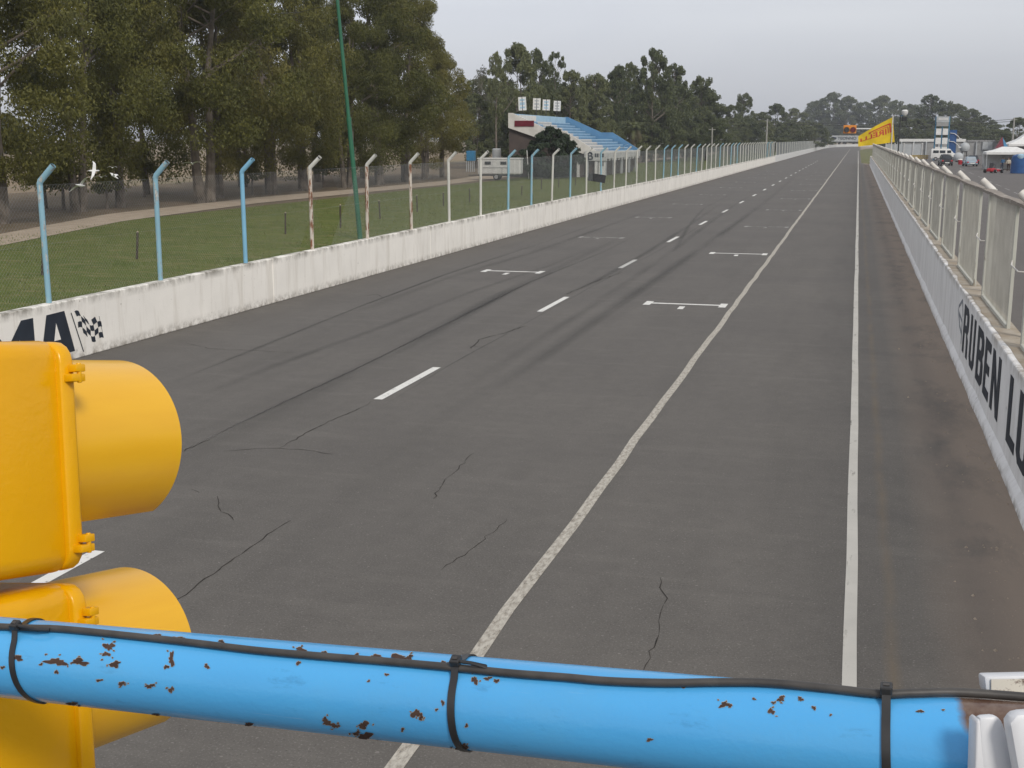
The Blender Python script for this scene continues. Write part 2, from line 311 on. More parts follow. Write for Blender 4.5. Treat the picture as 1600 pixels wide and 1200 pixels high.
# ------------------------------------------------------------------ mesh building
class MB:
    def __init__(s, T=None): s.v = []; s.f = []; s.m = []; s.T = T
    def add(s, vs, fs, mi=0):
        o = len(s.v)
        if s.T is not None: vs = [tuple(s.T @ Vector(p)) for p in vs]
        s.v += [tuple(map(float, p)) for p in vs]; s.f += [tuple(i + o for i in f) for f in fs]; s.m += [mi] * len(fs)
        return s
    def box(s, c, d, mi=0, R=None):
        vs = [Vector((x * d[0] / 2, y * d[1] / 2, z * d[2] / 2)) for z in (-1, 1) for y in (-1, 1) for x in (-1, 1)]
        if R is not None: vs = [R @ p for p in vs]
        return s.add([p + Vector(c) for p in vs], [(0, 2, 3, 1), (4, 5, 7, 6), (0, 1, 5, 4), (2, 6, 7, 3), (0, 4, 6, 2), (1, 3, 7, 5)], mi)
    def tube(s, pts, r, seg=10, mi=0, cap=True, hollow=False):
        pts = [Vector(p) for p in pts]; n = len(pts)
        r = [r] * n if not hasattr(r, '__len__') else r
        d0 = (pts[1] - pts[0]).normalized(); up = Vector((0, 0, 1)) if abs(d0.z) < .9 else Vector((1, 0, 0))
        a = d0.cross(up).normalized(); vs = []
        for i in range(n):
            d = (pts[min(i + 1, n - 1)] - pts[max(i - 1, 0)]).normalized()
            a = (a - d * a.dot(d)).normalized(); b = d.cross(a)
            vs += [pts[i] + (a * math.cos(t) + b * math.sin(t)) * r[i] for t in (2 * math.pi * k / seg for k in range(seg))]
        fs = [(i * seg + k, i * seg + (k + 1) % seg, (i + 1) * seg + (k + 1) % seg, (i + 1) * seg + k) for i in range(n - 1) for k in range(seg)]
        if cap:
            fs.append(tuple(range(seg - 1, -1, -1)))
            if not hollow: fs.append(tuple((n - 1) * seg + k for k in range(seg)))
        return s.add(vs, fs, mi)
    def loft(s, rings, mi=0, caps=True):
        n = len(rings[0]); vs = [p for r in rings for p in r]
        fs = [(i * n + k, i * n + (k + 1) % n, (i + 1) * n + (k + 1) % n, (i + 1) * n + k) for i in range(len(rings) - 1) for k in range(n)]
        if caps: fs += [tuple(range(n - 1, -1, -1)), tuple((len(rings) - 1) * n + k for k in range(n))]
        return s.add(vs, fs, mi)
    def poly(s, pts, ext=None, mi=0):
        n = len(pts)
        if ext is None: return s.add(pts, [tuple(range(n))], mi)
        q = [Vector(p) + Vector(ext) for p in pts]
        return s.add(list(pts) + q, [tuple(range(n - 1, -1, -1)), tuple(range(n, 2 * n))] + [(k, (k + 1) % n, n + (k + 1) % n, n + k) for k in range(n)], mi)
    def build(s, name, mats, parent=None, smooth=False, bevel=0., bseg=2, fix=True):
        me = bpy.data.meshes.new(name); me.from_pydata(s.v, [], s.f)
        mats = mats if isinstance(mats, (list, tuple)) else [mats]
        for m in mats: me.materials.append(m)
        if len(mats) > 1: me.polygons.foreach_set('material_index', s.m)
        if fix or bevel:
            bm = bmesh.new(); bm.from_mesh(me)
            if bevel:
                bmesh.ops.remove_doubles(bm, verts=bm.verts, dist=1e-6)
                bmesh.ops.recalc_face_normals(bm, faces=bm.faces)
                es = [e for e in bm.edges if len(e.link_faces) == 2 and e.calc_face_angle(0) > rad(28)]
                bmesh.ops.bevel(bm, geom=es, offset=bevel, segments=bseg, profile=.5, affect='EDGES', clamp_overlap=True)
            bmesh.ops.recalc_face_normals(bm, faces=bm.faces); bm.to_mesh(me); bm.free()
        if smooth:
            me.polygons.foreach_set('use_smooth', [True] * len(me.polygons)); me.set_sharp_from_angle(angle=rad(38))
        me.update()
        o = bpy.data.objects.new(name, me); COL.objects.link(o)
        if parent: o.parent = parent
        return o
def rawmesh(name, V, F, mats, parent=None, mi=None):
    me = bpy.data.meshes.new(name); me.from_pydata(V, [], F)
    for m in (mats if isinstance(mats, (list, tuple)) else [mats]): me.materials.append(m)
    if mi is not None: me.polygons.foreach_set('material_index', mi)
    me.update(); o = bpy.data.objects.new(name, me); COL.objects.link(o)
    if parent: o.parent = parent
    return o
def wires(segs, r):
    """many thin three-sided wires; segs (N,2,3)"""
    S = np.asarray(segs, float); d = S[:, 1] - S[:, 0]; d /= np.linalg.norm(d, axis=1)[:, None]
    a = np.cross(d, np.tile([.31, .9, .3], (len(d), 1))); a /= np.linalg.norm(a, axis=1)[:, None]; b = np.cross(d, a)
    r = np.broadcast_to(np.asarray(r, float), (len(S),))[:, None]
    V = np.empty((len(S), 6, 3))
    for k in range(3):
        t = 2 * math.pi * k / 3; o = (a * math.cos(t) + b * math.sin(t)) * r
        V[:, k] = S[:, 0] + o; V[:, 3 + k] = S[:, 1] + o
    base = (np.arange(len(S)) * 6)[:, None, None]
    F = (base + np.array([[0, 1, 4, 3], [1, 2, 5, 4], [2, 0, 3, 5]])[None]).reshape(-1, 4)
    return V.reshape(-1, 3).tolist(), F.tolist()
def thing(name, label, cat, loc=(0, 0, 0), rz=0., group=None):
    o = bpy.data.objects.new(name, None); COL.objects.link(o); o.location = loc; o.rotation_euler = (0, 0, rz)
    o.empty_display_size = .3; return tag(o, label, cat, group)
def tag(o, label, cat, group=None):
    o['label'] = label; o['category'] = cat
    if group: o['group'] = group
    return o
def struct(o): o['kind'] = 'structure'; return o
def copy_tree(o, parent=None):
    c = o.copy(); COL.objects.link(c)
    if parent: c.parent = parent
    for ch in list(o.children): copy_tree(ch, c)
    return c
def text_part(name, body, mat, parent, R, loc, size, sx=1., bold=0., ext=.002, mirror=False):
    """lettering as a mesh; R maps text x, y, normal to scene axes"""
    cu = bpy.data.curves.new(name, 'FONT'); cu.body = body; cu.size = size; cu.offset = bold; cu.extrude = ext; cu.resolution_u = 3
    t = bpy.data.objects.new(name, cu); COL.objects.link(t); bpy.context.view_layer.update()
    me = bpy.data.meshes.new_from_object(t.evaluated_get(bpy.context.evaluated_depsgraph_get()))
    bpy.data.objects.remove(t); bpy.data.curves.remove(cu)
    S = Matrix.Diagonal((-sx if mirror else sx, 1, 1, 1))
    me.transform(Matrix.Translation(loc) @ R.to_4x4() @ S); me.materials.clear(); me.materials.append(mat)
    o = bpy.data.objects.new(name, me); COL.objects.link(o); o.parent = parent
    return o
def axes(x, y): x = Vector(x).normalized(); y = Vector(y).normalized(); z = x.cross(y); return Matrix((x, y, z)).transposed()

# ------------------------------------------------------------------ the setting
def sheet(name, pts, z, mat): return struct(MB().poly([(x, y, z) for x, y in pts]).build(name, mat, fix=False))
sheet('ground', [(-3500, -400), (3500, -400), (3500, 4500), (-3500, 4500)], -.06, M['field'])
sheet('leaf_litter', [(-66, -30), (-35, -30), (-35, 130), (-33, 330), (-75, 330), (-62, 130)], -.045, M['litter'])
sheet('lawn', [(-38, -30), (-14.2, -30), (-14.2, 700), (-60, 700), (-37.5, 330), (-35, 120)], -.03, M['lawn'])
edge_near = [(-30.5, -30), (-31, 25), (-32.3, 40.8), (-36.0, 55), (-37.6, 73), (-37, 92), (-36.2, 106), (-37, 130), (-38, 180), (-37, 300)]
edge_far = [(-41, 300), (-42, 180), (-41, 130), (-39.7, 116), (-40.4, 95), (-41.4, 80), (-40.2, 60), (-36.3, 45.9), (-34.5, 25), (-34, -30)]
sheet('dirt_road', edge_near + edge_far, -.015, M['dirt'])
sheet('paddock', [(2.3, -40), (140, -40), (140, 340), (2.3, 340)], -.02, M['paddock'])
far_curve = [(-13.9, 556), (-13.2, 600), (-10.5, 650), (-6, 685), (0, 703), (12, 712), (40, 712), (90, 700)]
track = sheet('track', [(-14.2, -40), (2.05, -40), (2.05, 215), (.75, 222), (.75, 470), (3, 540), (10, 590), (40, 640), (90, 650)] + far_curve[::-1] + [(-14.2, 500)], 0, M['track'])
sheet('grass_verge', [(.75, 222), (2.3, 216), (12, 340), (60, 345), (60, 600), (10, 580), (3, 540), (.75, 470)], -.01, M['verge'])
def ribbon(name, path, width, z, mat, parent=track, jitter=0., rng=None, uv=True):
    P = [Vector((p[0], p[1], 0)) for p in path]; V = []; F = []; uvs = []; n = len(P)
    ws = width if hasattr(width, '__len__') else [width] * n
    for i, p in enumerate(P):
        d = (P[min(i + 1, n - 1)] - P[max(i - 1, 0)]).normalized(); a = Vector((-d.y, d.x, 0)) * ws[i] / 2
        V += [(p.x + a.x, p.y + a.y, z), (p.x - a.x, p.y - a.y, z)]; uvs += [(0, i / (n - 1)), (1, i / (n - 1))]
    F = [(2 * i + 1, 2 * i + 3, 2 * i + 2, 2 * i) for i in range(n - 1)]
    o = rawmesh(name, V, F, mat, parent)
    ul = o.data.uv_layers.new(name='UVMap')
    for l in o.data.loops: ul.data[l.index].uv = uvs[l.vertex_index]
    return o
rg = random.Random(5)
ribbon('edge_line', [(-2.76 - .0004 * max(0, y - 20) + rg.uniform(-.018, .018), y) for y in [2 + 1.3 * i for i in range(80)] + [110 + 12 * i for i in range(36)]], .125, .004, M['paint_worn'])
ribbon('edge_line', [(.155 + .0004 * min(y, 150) + rg.uniform(-.006, .006), y) for y in [2 + 2 * i for i in range(60)] + [125 + 12 * i for i in range(28)]], .11, .004, M['paint_line'])
for k in range(-1, 22):
    y = 17.8 + 10.5 * k
    MB().poly([(-7.28, y, .004), (-7.13, y, .004), (-7.13, y + 2.9, .004), (-7.28, y + 2.9, .004)]).build('lane_dash', M['paint_white'], track, fix=False)
def grid_box(x0, x1, y, mat, tick):
    b = MB(); z = .004
    def q(a, c, d, e): b.poly([(a, d, z), (c, d, z), (c, e, z), (a, e, z)])
    q(x0 + .14, x1 - .14, y - .09, y + .09); q(x0 - .04, x0 + .14, y - .38, y + .34); q(x1 - .14, x1 + .04, y - .38, y + .34)
    q(tick - .07, tick + .07, y - .95, y - .45)
    b.build('grid_marking', mat, track, fix=False)
for k in range(10):
    grid_box(-4.98, -2.99, 30.6 + 14.35 * k, M['paint_white'] if k < 2 else M['paint_faint'], -4.0)
    grid_box(-11.2, -9.33, 36.9 + 13.95 * k, M['paint_white'] if k < 1 else M['paint_faint'], -10.3)
# tyre marks and cracks in the asphalt (traced on the ground)
def gpath(pts): return [tuple(on_ground(*p)[:2]) for p in pts]
for pts, wd in (([(288, 705), (420, 640), (550, 580), (700, 505), (830, 440), (940, 395), (1040, 345)], .22),
                ([(250, 730), (440, 640), (640, 540), (780, 462), (900, 405), (1000, 355)], .55),
                ([(240, 610), (400, 545), (560, 480), (700, 427), (860, 375), (960, 340)], .22),
                ([(260, 640), (420, 575), (600, 510), (740, 455), (860, 415), (950, 375)], .3),
                ([(700, 620), (830, 540), (960, 455), (1040, 400), (1120, 340), (1180, 300)], .35),
                ([(1050, 400), (1065, 372), (1078, 350), (1100, 325), (1150, 300)], .25),
                ([(640, 690), (800, 590), (960, 480), (1100, 385), (1190, 320), (1250, 270)], .5),
                ([(520, 500), (700, 435), (830, 395), (930, 360), (1040, 320)], .4),
                ([(860, 470), (930, 440), (1010, 395), (1080, 350), (1130, 315)], .3)):
    P = gpath(pts); Q = []
    for i in range(len(P) - 1):
        Q += [((1 - t) * P[i][0] + t * P[i + 1][0], (1 - t) * P[i][1] + t * P[i + 1][1]) for t in (0, .25, .5, .75)]
    ribbon('skid_mark', Q + [P[-1]], wd, .006, M['skid'])
M['seam'] = decal('paving_seam', (.03, .028, .026), .8, .8)
for pts, wd in (([(284, 706), (420, 640), (550, 580), (700, 505), (830, 440), (940, 395)], .05), ([(260, 602), (400, 545), (560, 480), (700, 428), (860, 376)], .045), ([(590, 640), (700, 572), (900, 462), (1050, 380), (1180, 300)], .035)):
    P = gpath(pts); Q = []
    for i in range(len(P) - 1): Q += [((1 - t) * P[i][0] + t * P[i + 1][0] + rg.uniform(-.012, .012), (1 - t) * P[i][1] + t * P[i + 1][1]) for t in [q / 12 for q in range(12)]]
    ribbon('paving_seam', Q + [P[-1]], wd, .007, M['seam'])
def crack(pts, wd, seed):
    r = random.Random(seed); P = gpath(pts); Q = []; W = []
    for i in range(len(P) - 1):
        L = math.dist(P[i], P[i + 1]); n = max(3, int(L / .12))
        for k in range(n):
            t = k / n; j = .025
            Q.append((P[i][0] * (1 - t) + P[i + 1][0] * t + r.uniform(-j, j), P[i][1] * (1 - t) + P[i + 1][1] * t + r.uniform(-j, j))); W.append(.5 * wd * r.uniform(.2, 1.4))
    W[0] = W[-1] = wd * .15
    ribbon('crack', Q, W, .003, M['crack'])
for i, (pts, wd) in enumerate((([(268, 945), (330, 898), (400, 848), (460, 808)], .028), ([(1008, 1050), (1024, 1000), (1032, 970), (1040, 935), (1026, 895)], .02),
        ([(284, 706), (332, 684)], .04), ([(438, 700), (500, 665), (570, 634), (585, 625)], .03), ([(350, 705), (420, 700), (480, 703), (530, 712)], .025),
        ([(676, 780), (700, 745), (745, 705)], .022), ([(735, 545), (750, 530), (790, 520), (825, 508)], .05), ([(733, 541), (772, 543)], .05),
        ([(290, 536), (330, 545), (400, 548), (470, 552)], .03), ([(340, 775), (342, 795), (375, 818)], .025), ([(690, 890), (740, 855), (800, 805)], .016),
        ([(885, 460), (930, 440), (975, 425)], .06), ([(570, 462), (590, 460), (600, 466)], .05), ([(300, 765), (322, 772)], .03))): crack(pts, wd, i)
# grass blades on the nearer lawn
rs = np.random.RandomState(3); N = 42000
gy = 12 + 75 * rs.rand(N) ** 1.4; gx = -14.6 - rs.rand(N) * np.minimum(21, 12 + gy * .4)
keep = np.sin(gx * 1.7 + 3 * np.sin(gy * .31)) + np.sin(gy * .8 + gx * .4) + rs.rand(N) * 2.2 > .4
gx, gy = gx[keep], gy[keep]; N = len(gx); th = rs.rand(N) * 6.28; hh = .04 + .09 * rs.rand(N) ** 2; bw = .012 + .01 * rs.rand(N)
B = np.stack([gx, gy, np.full(N, -.03)], 1); a = np.stack([np.cos(th), np.sin(th), 0 * th], 1) * bw[:, None]
tip = B + np.stack([(rs.rand(N) - .5) * .08, (rs.rand(N) - .5) * .08, hh], 1)
go = rawmesh('lawn_tufts', np.stack([B - a, B + a, tip], 1).reshape(-1, 3).tolist(), np.arange(3 * N).reshape(-1, 3).tolist(), M['blade'])
go['kind'] = 'stuff'; tag(go, 'short green grass blades on the lawn behind the white wall', 'grass')

rs = np.random.RandomState(8); N = 900; V = []; F = []
for i in range(N):
    y = 6 + 60 * rs.rand() ** 1.6; x = 1.93 - abs(rs.randn()) * .33; r_ = .006 + .018 * rs.rand() ** 3
    if x < .3: continue
    o = len(V); a0 = rs.rand() * 6.28
    V += [(x + r_ * math.cos(a0 + k * 1.57) * (.6 + .6 * rs.rand()), y + r_ * math.sin(a0 + k * 1.57) * (.6 + .8 * rs.rand()), .0) for k in range(4)] + [(x, y, r_ * .8)]
    F += [(o + k, o + (k + 1) % 4, o + 4) for k in range(4)]
de = rawmesh('gravel', V, F, M['dirt']); de['kind'] = 'stuff'; tag(de, 'loose gravel and dirt crumbs along the foot of the right wall', 'gravel')
# taller dry grass along the back of the white wall and round the stakes
N = 9000; gy = 14 + 60 * rs.rand(N) ** 1.3; gx = -14.36 - np.abs(rs.randn(N)) * .16; th = rs.rand(N) * 6.28; hh = .06 + .2 * rs.rand(N) ** 2; bw = .008 + .008 * rs.rand(N)
B = np.stack([gx, gy, np.full(N, -.03)], 1); a = np.stack([np.cos(th), np.sin(th), 0 * th], 1) * bw[:, None]
tip = B + np.stack([(rs.rand(N) - .5) * .14, (rs.rand(N) - .5) * .14, hh], 1)
g2 = rawmesh('wall_weeds', np.stack([B - a, B + a, tip], 1).reshape(-1, 3).tolist(), np.arange(3 * N).reshape(-1, 3).tolist(), M['blade'])
g2['kind'] = 'stuff'; tag(g2, 'longer weeds and dry grass growing along the back of the white wall', 'weeds')

# ------------------------------------------------------------------ left wall, its lettering and its fence
LX, LH = -14.1, 1.13
lw = thing('concrete_wall', 'long low white concrete wall with dark letters and a checkered flag, under the bent fence posts', 'wall', (LX, 0, 0))
b = MB(); y = -20.
while y < 222:
    b.box((-.11, y + 6 - .006, LH / 2), (.22, 11.988, LH)); y += 12
b.build('wall', M['wall_left'], lw, bevel=.02)
def wp(px, py, off=.004): p = on_x(px, py, LX); return (off, p[1], p[2])
b = MB()
b.poly([(.004, y, z) for y, z in ((17.05, .16), (17.05, .94), (17.42, .94), (17.77, .50), (18.19, .95), (18.52, .95), (18.52, .16), (18.14, .16), (18.12, .62), (17.84, .26), (17.68, .26), (17.42, .62), (17.42, .16))], (.003, 0, 0))
b.poly([(.004, y, z) for y, z in ((18.66, .16), (18.90, .945), (19.43, .955), (19.67, .16), (19.36, .16), (19.31, .34), (19.02, .34), (18.96, .16))] , (.003, 0, 0))
b.build('lettering', M['letter'], lw)
MB().poly([(.0085, y, z) for y, z in ((19.07, .44), (19.16, .76), (19.27, .44))]).build('letter_counter', M['wall_left'], lw, fix=False)
b = MB(); NU, NV = 6, 4
def fp(u, v):
    y = 19.74 + .76 * u + .13 * v + .03 * math.sin(v * 5); z = .87 - .23 * u - .44 * v + .07 * math.sin(u * 7.5 + .6)
    return (.004, y, z)
for i in range(NU):
    for j in range(NV):
        if (i + j) % 2 == 0: b.poly([fp(i / NU, j / NV), fp((i + .5) / NU, j / NV), fp((i + 1) / NU, j / NV), fp((i + 1) / NU, (j + 1) / NV), fp((i + .5) / NU, (j + 1) / NV), fp(i / NU, (j + 1) / NV)])
b.poly([(.004, 19.62, .89), (.004, 19.65, .89), (.004, 19.95, .10), (.004, 19.92, .10)])
for (y0, z0), (y1, z1) in (((fp(1, 0)[1], fp(1, 0)[2]), (fp(1, 1)[1], fp(1, 1)[2])),): b.poly([(.004, y0, z0), (.004, y0 + .012, z0), (.004, y1 + .012, z1), (.004, y1, z1)])
b.build('checkered_flag', M['letter'], lw, fix=False)
fw = thing('concrete_wall', 'far white concrete wall beyond the gap, curving right at the end of the straight', 'wall')
path = [(-14.1, 226), (-14.0, 400), (-13.9, 500)] + far_curve; b = MB(); b2 = MB()
for i in range(len(path) - 1):
    p, q = Vector(path[i]), Vector(path[i + 1]); d = (q - p).normalized(); n = Vector((-d.y, d.x)) * .25
    hh = 1.15 if q.y < 550 else 1.3
    (b2 if i in (4, 7) else b).poly([(p.x, p.y, 0), (q.x, q.y, 0), (q.x + n.x, q.y + n.y, 0), (p.x + n.x, p.y + n.y, 0)], (0, 0, hh))
b.build('wall', M['white'], fw); b2.build('red_panel', M['offwhite'], fw)

fence = thing('chain_link_fence', 'tall chain link fence with bent-top posts standing on the long white wall', 'fence', (LX - .15, 0, LH))
rng = random.Random(11)
kinds = ['post_blue', 'post_white', 'post_blue', 'post_blue', 'post_bright', 'post_rust', 'post_rust', 'post_rust', 'post_white', 'post_white', 'post_blue', 'post_blue', 'post_white', 'post_blue', 'post_white']
yb = [float(on_x(px, py, LX - .15)[1]) for px, py in ((77, 480), (251, 441), (384, 414), (488, 390), (574, 371), (643, 358), (702, 344), (751, 335), (794, 326), (830, 318), (862, 311))]
yb = [yb[0] - 7.9, yb[0] - 3.95] + yb
while yb[-1] < 222: yb.append(yb[-1] + 4.0)
desc = {'post_blue': 'pale blue post', 'post_bright': 'bright sky blue post', 'post_rust': 'rusty white post', 'post_white': 'white post with peeling paint'}
def bent_post(y, kd, lean):
    b = MB(); b.tube([(0, y, -.12), (lean[0], y + lean[1], 2.2)], .052, 12); b.build('post', M[kd], fence, True)
    o = fence.children[-1]; o['label'] = desc[kd]
    a = MB(); a.tube([(lean[0], y + lean[1], 2.16), (lean[0] + .02, y + lean[1], 2.22), (lean[0] + .31, y + lean[1] + rng.uniform(-.03, .03), 2.5)], .056, 12, hollow=True); ar = a.build('angled_arm', M['post_bright' if kd == 'post_bright' else kd if kd != 'post_rust' else 'post_white'], o, True)
    c = MB(); c.tube([(lean[0] + .28, y + lean[1], 2.471), (lean[0] + .3, y + lean[1], 2.49)], .046, 10); c.build('hollow_shade', M['dark'], o)  # dark plug stands for the shade inside the hollow arm
for i, y in enumerate(yb):
    kd = kinds[i] if i < len(kinds) else rng.choice(['post_white', 'post_white', 'post_white', 'post_blue', 'post_white'])
    bent_post(y, kd, (rng.uniform(-.02, .05), rng.uniform(-.04, .04)))
for i in range(30):
    y = yb[-1] + 6 + i * 9.3; b = MB(); b.tube([(.1, y, -.1), (.1, y, 2.35)], .06, 6); b.build('post', M['post_white'], fence)
def chain(y0, y1, pitch, z0, z1, x, r):
    h = z1 - z0; s = []
    for k in range(int((y1 - y0) / pitch)):
        y = y0 + k * pitch; s += [((x, y, z0), (x, y + h, z1)), ((x + .004, y + h, z0), (x + .004, y, z1))]
    for z in (z0, (z0 + z1) / 2, z1): s.append(((x, y0, z), (x, y1 + h, z)))
    return s
V, F = wires(chain(8, 30, .09, 0, 2.14, -.055, .0012), .0012)
V2, F2 = wires(chain(32.1, 120, .09, 0, 2.14, -.055, .002), .0021); o = len(V); V += V2; F += [tuple(i + o for i in f) for f in F2]
S2 = chain(122, 225, .18, 0, 2.14, -.055, .004); V2, F2 = wires(S2, .0042); o = len(V); V += V2; F += [tuple(i + o for i in f) for f in F2]
V2, F2 = wires(chain(227, 498, .36, 0, 2.35, .05, .009), .011); o = len(V); V += V2; F += [tuple(i + o for i in f) for f in F2]
rawmesh('wire_mesh', V, F, M['wire'], fence)
# green mast leaning behind the wall
p0 = on_y(563, 372, 47.9); mast = thing('green_mast', 'tall thin dark green pole leaning left behind the white wall', 'pole', (-20.02, 47.9, -.05))
b = MB(); b.tube([(0, 0, 0), (-.40, .05, 4.95)], [.105, .095], 14); b.build('lower_tube', M['pole_green'], mast, True)
b = MB(); b.tube([(-.398, .05, 4.9), (-1.0, .1, 12.5)], [.078, .06], 14); b.build('upper_tube', M['pole_green'], mast, True)
b = MB(); b.tube([(-.39, .05, 4.86), (-.404, .05, 5.02)], .108, 14); b.build('joint_collar', M['pole_green'], mast, True)
b = MB(); P0 = on_y(528, 4, 47.9) - np.array([-20.02, 47.9, -.05]); P1 = on_y(420, 22, 60) - np.array([-20.02, 47.9, -.05])
b.tube([tuple(P0), tuple((P0 + P1) / 2 + np.array([0, 0, -.15])), tuple(P1)], .012, 5); b.build('stay_wire', M['cable'], mast)
# black board tied to the fence
bc = on_x(932.5, 278, LX + .02); bd = thing('hanging_board', 'black rectangular board hanging tilted on the fence posts', 'board', tuple(bc))
b = MB(); R = Matrix.Rotation(rad(8), 3, 'Y'); b.box((0, 0, 0), (1.0, .05, .44), 0, R); b.build('panel', M['dark'], bd, bevel=.015)
b = MB(); b.box((0, -.03, .2), (1.0, .02, .03), 0, R); b.build('top_strip', M['black'], bd)

# wooden stakes on the lawn
sp = [(66, 430, 388), (214, 405, 362), (446, 366, 332), (532, 356, 320), (594, 342, 313), (652, 331, 305), (693, 322, 301), (734, 316, 294), (815, 305, 290), (846, 296, 279), (873, 293, 278), (899, 290, 277)]
nm = ['beside the nearest blue fence post', 'left of the second blue fence post', 'left of the first rusty fence post', 'left of the green pole', 'right of the green pole', 'left of the last rusty fence post', 'right of the last rusty fence post', 'in front of the white trailer, left of it',
      'in front of the white trailer, right of it', 'below the near end of the grandstand', 'under the dark bush', 'rightmost, left of the black board']
stake0 = None
for i, (px, py, pt) in enumerate(sp):
    g = on_ground(px, py, -.03); hgt = (py - pt) / (py - 217) * H
    if stake0 is None:
        stake0 = thing('wooden_stake', '', 'stake', group='wooden stakes on the lawn')
        b = MB(); r = random.Random(2)
        b.loft([[(r.uniform(.8, 1.1) * .042 * math.cos(t) + .012 * k, r.uniform(.8, 1.1) * .042 * math.sin(t), z) for t in (0, 1.05, 2.1, 3.14, 4.19, 5.24)] for k, z in enumerate((-.1, .3, .7, 1.0))])
        b.build('shaft', M['stake'], stake0); s = stake0
        b = MB(); b.loft([[(.036 + q * math.cos(t), q * math.sin(t), z) for t in (0, 1.05, 2.1, 3.14, 4.19, 5.24)] for q, z in ((.04, 1.0), (.03, 1.03), (.012, 1.045))]); b.build('cut_top', M['dirt'], stake0)
    else: s = copy_tree(stake0)
    s.location = tuple(g); s.scale = (1, 1, hgt); s.rotation_euler = (rad(rng.uniform(-4, 4)), rad(rng.uniform(-7, 5)), rng.uniform(0, 6))
    s['label'] = 'dark wooden stake standing in the lawn, ' + nm[i]

# ------------------------------------------------------------------ right wall, lettering, panel fence
RX, RH = 2.0, 1.37
rw = thing('concrete_wall', 'grey white concrete wall with dark letters along the right side of the track', 'wall', (RX, 0, 0))
b = MB(); y = -20.
while y < 205: b.box((.2, y + 5 - .006, RH / 2), (.40, 9.988, RH)); y += 10
b.build('wall', M['wall_right'], rw, bevel=.025)
b = MB(); r = random.Random(4); P = []
for i in range(260): yy = -20 + i * .87; k = r.uniform(.8, 1.15); P.append([(-.001, yy, .0), (-.07 * k, yy, .0), (-.06 * k, yy, .09 * k), (-.001, yy, .17 * k)])
b.loft(P); b.build('base_lip', M['wall_right'], rw, True)
b = MB(); P = []
for i in range(320): yy = -20 + i * .7; P.append([(r.uniform(.03, .10), yy, RH + .001), (r.uniform(.05, .12), yy, RH + .006), (.30, yy, RH + .01), (.39, yy, RH + .001)])
b.loft(P); b.build('bare_top', M['ledge'], rw)
RA = axes((0, -1, 0), (0, 0, 1))          # reads towards the camera, faces the track
def block_letters(word, y0, y1s):
    b = MB(); x = -.0045; e = (-.0035, 0, 0); Z0, Z1 = .37, 1.215
    def P(pts, ya, yb): b.poly([(x, ya + (yb - ya) * u, Z0 + (Z1 - Z0) * v) for u, v in pts], e)
    for ch, ya, yb in word:
        s = .34
        if ch == 'R':
            P([(0, 0), (0, 1), (.30, 1), (.30, 0)], ya, yb); P([(.30, 1), (.75, 1), (.97, .88), (1, .74), (.66, .74), (.6, .83), (.30, .83)], ya, yb)
            P([(1, .74), (.97, .58), (.8, .46), (.30, .46), (.30, .60), (.6, .62), (.66, .74)], ya, yb); P([(.62, .46), (.80, .46), (.97, .38), (1, 0), (.70, 0), (.68, .34)], ya, yb)
        elif ch == 'U':
            P([(0, 1), (.31, 1), (.31, .2), (0, .14)], ya, yb); P([(.69, 1), (1, 1), (1, .14), (.69, .2)], ya, yb); P([(0, .14), (.31, .2), (.4, .14), (.6, .14), (.69, .2), (1, .14), (.8, 0), (.2, 0)], ya, yb)
        elif ch == 'B':
            P([(0, 0), (0, 1), (.30, 1), (.30, 0)], ya, yb); P([(.30, 1), (.75, 1), (.97, .88), (1, .74), (.66, .74), (.6, .84), (.30, .84)], ya, yb)
            P([(1, .74), (.97, .62), (.85, .53), (.97, .42), (.30, .42), (.30, .60), (.6, .62), (.66, .74)], ya, yb)
            P([(.66, .42), (.97, .42), (1, .26), (.66, .26)], ya, yb); P([(1, .26), (.97, .1), (.75, 0), (.30, 0), (.30, .15), (.6, .15), (.66, .26)], ya, yb)
        elif ch == 'E':
            P([(0, 0), (0, 1), (.36, 1), (.36, 0)], ya, yb)
            for z0, z1, w_ in ((.83, 1, 1), (.42, .59, .88), (0, .17, 1)): P([(.36, z0), (.36, z1), (w_, z1), (w_, z0)], ya, yb)
        elif ch == 'N':
            P([(0, 0), (0, 1), (.28, 1), (.28, 0)], ya, yb); P([(.72, 0), (.72, 1), (1, 1), (1, 0)], ya, yb); P([(.28, 1), (.28, .62), (.72, 0), (.72, .38)], ya, yb)
        elif ch == 'L':
            P([(0, 0), (0, 1), (.38, 1), (.38, .17), (1, .17), (1, 0)], ya, yb)
    return b
block_letters([('R', 22.95, 21.95), ('U', 21.62, 20.72), ('B', 20.33, 19.33), ('E', 19.14, 18.36), ('N', 18.10, 17.08), ('L', 16.06, 15.25), ('U', 15.08, 14.1)], 0, 0).build('lettering', M['letter'], rw)
b = MB()
for u0, z0, u1, z1 in ((24.2, 1.0, 23.5, 1.2), (24.25, .95, 23.75, .7), (24.1, .9, 23.3, .85), (23.75, .7, 23.25, .62), (23.5, 1.2, 23.2, .95), (23.3, .85, 23.2, .45)):
    d = Vector((0, u1 - u0, z1 - z0)); n = Vector((0, -d.z, d.y)).normalized() * .03
    b.poly([(-.005, u0 + n.y, z0 + n.z), (-.005, u0 - n.y, z0 - n.z), (-.005, u1 - n.y, z1 - n.z), (-.005, u1 + n.y, z1 + n.z)], (-.002, 0, 0))
b.build('painted_emblem', M['letter_grey'], rw)

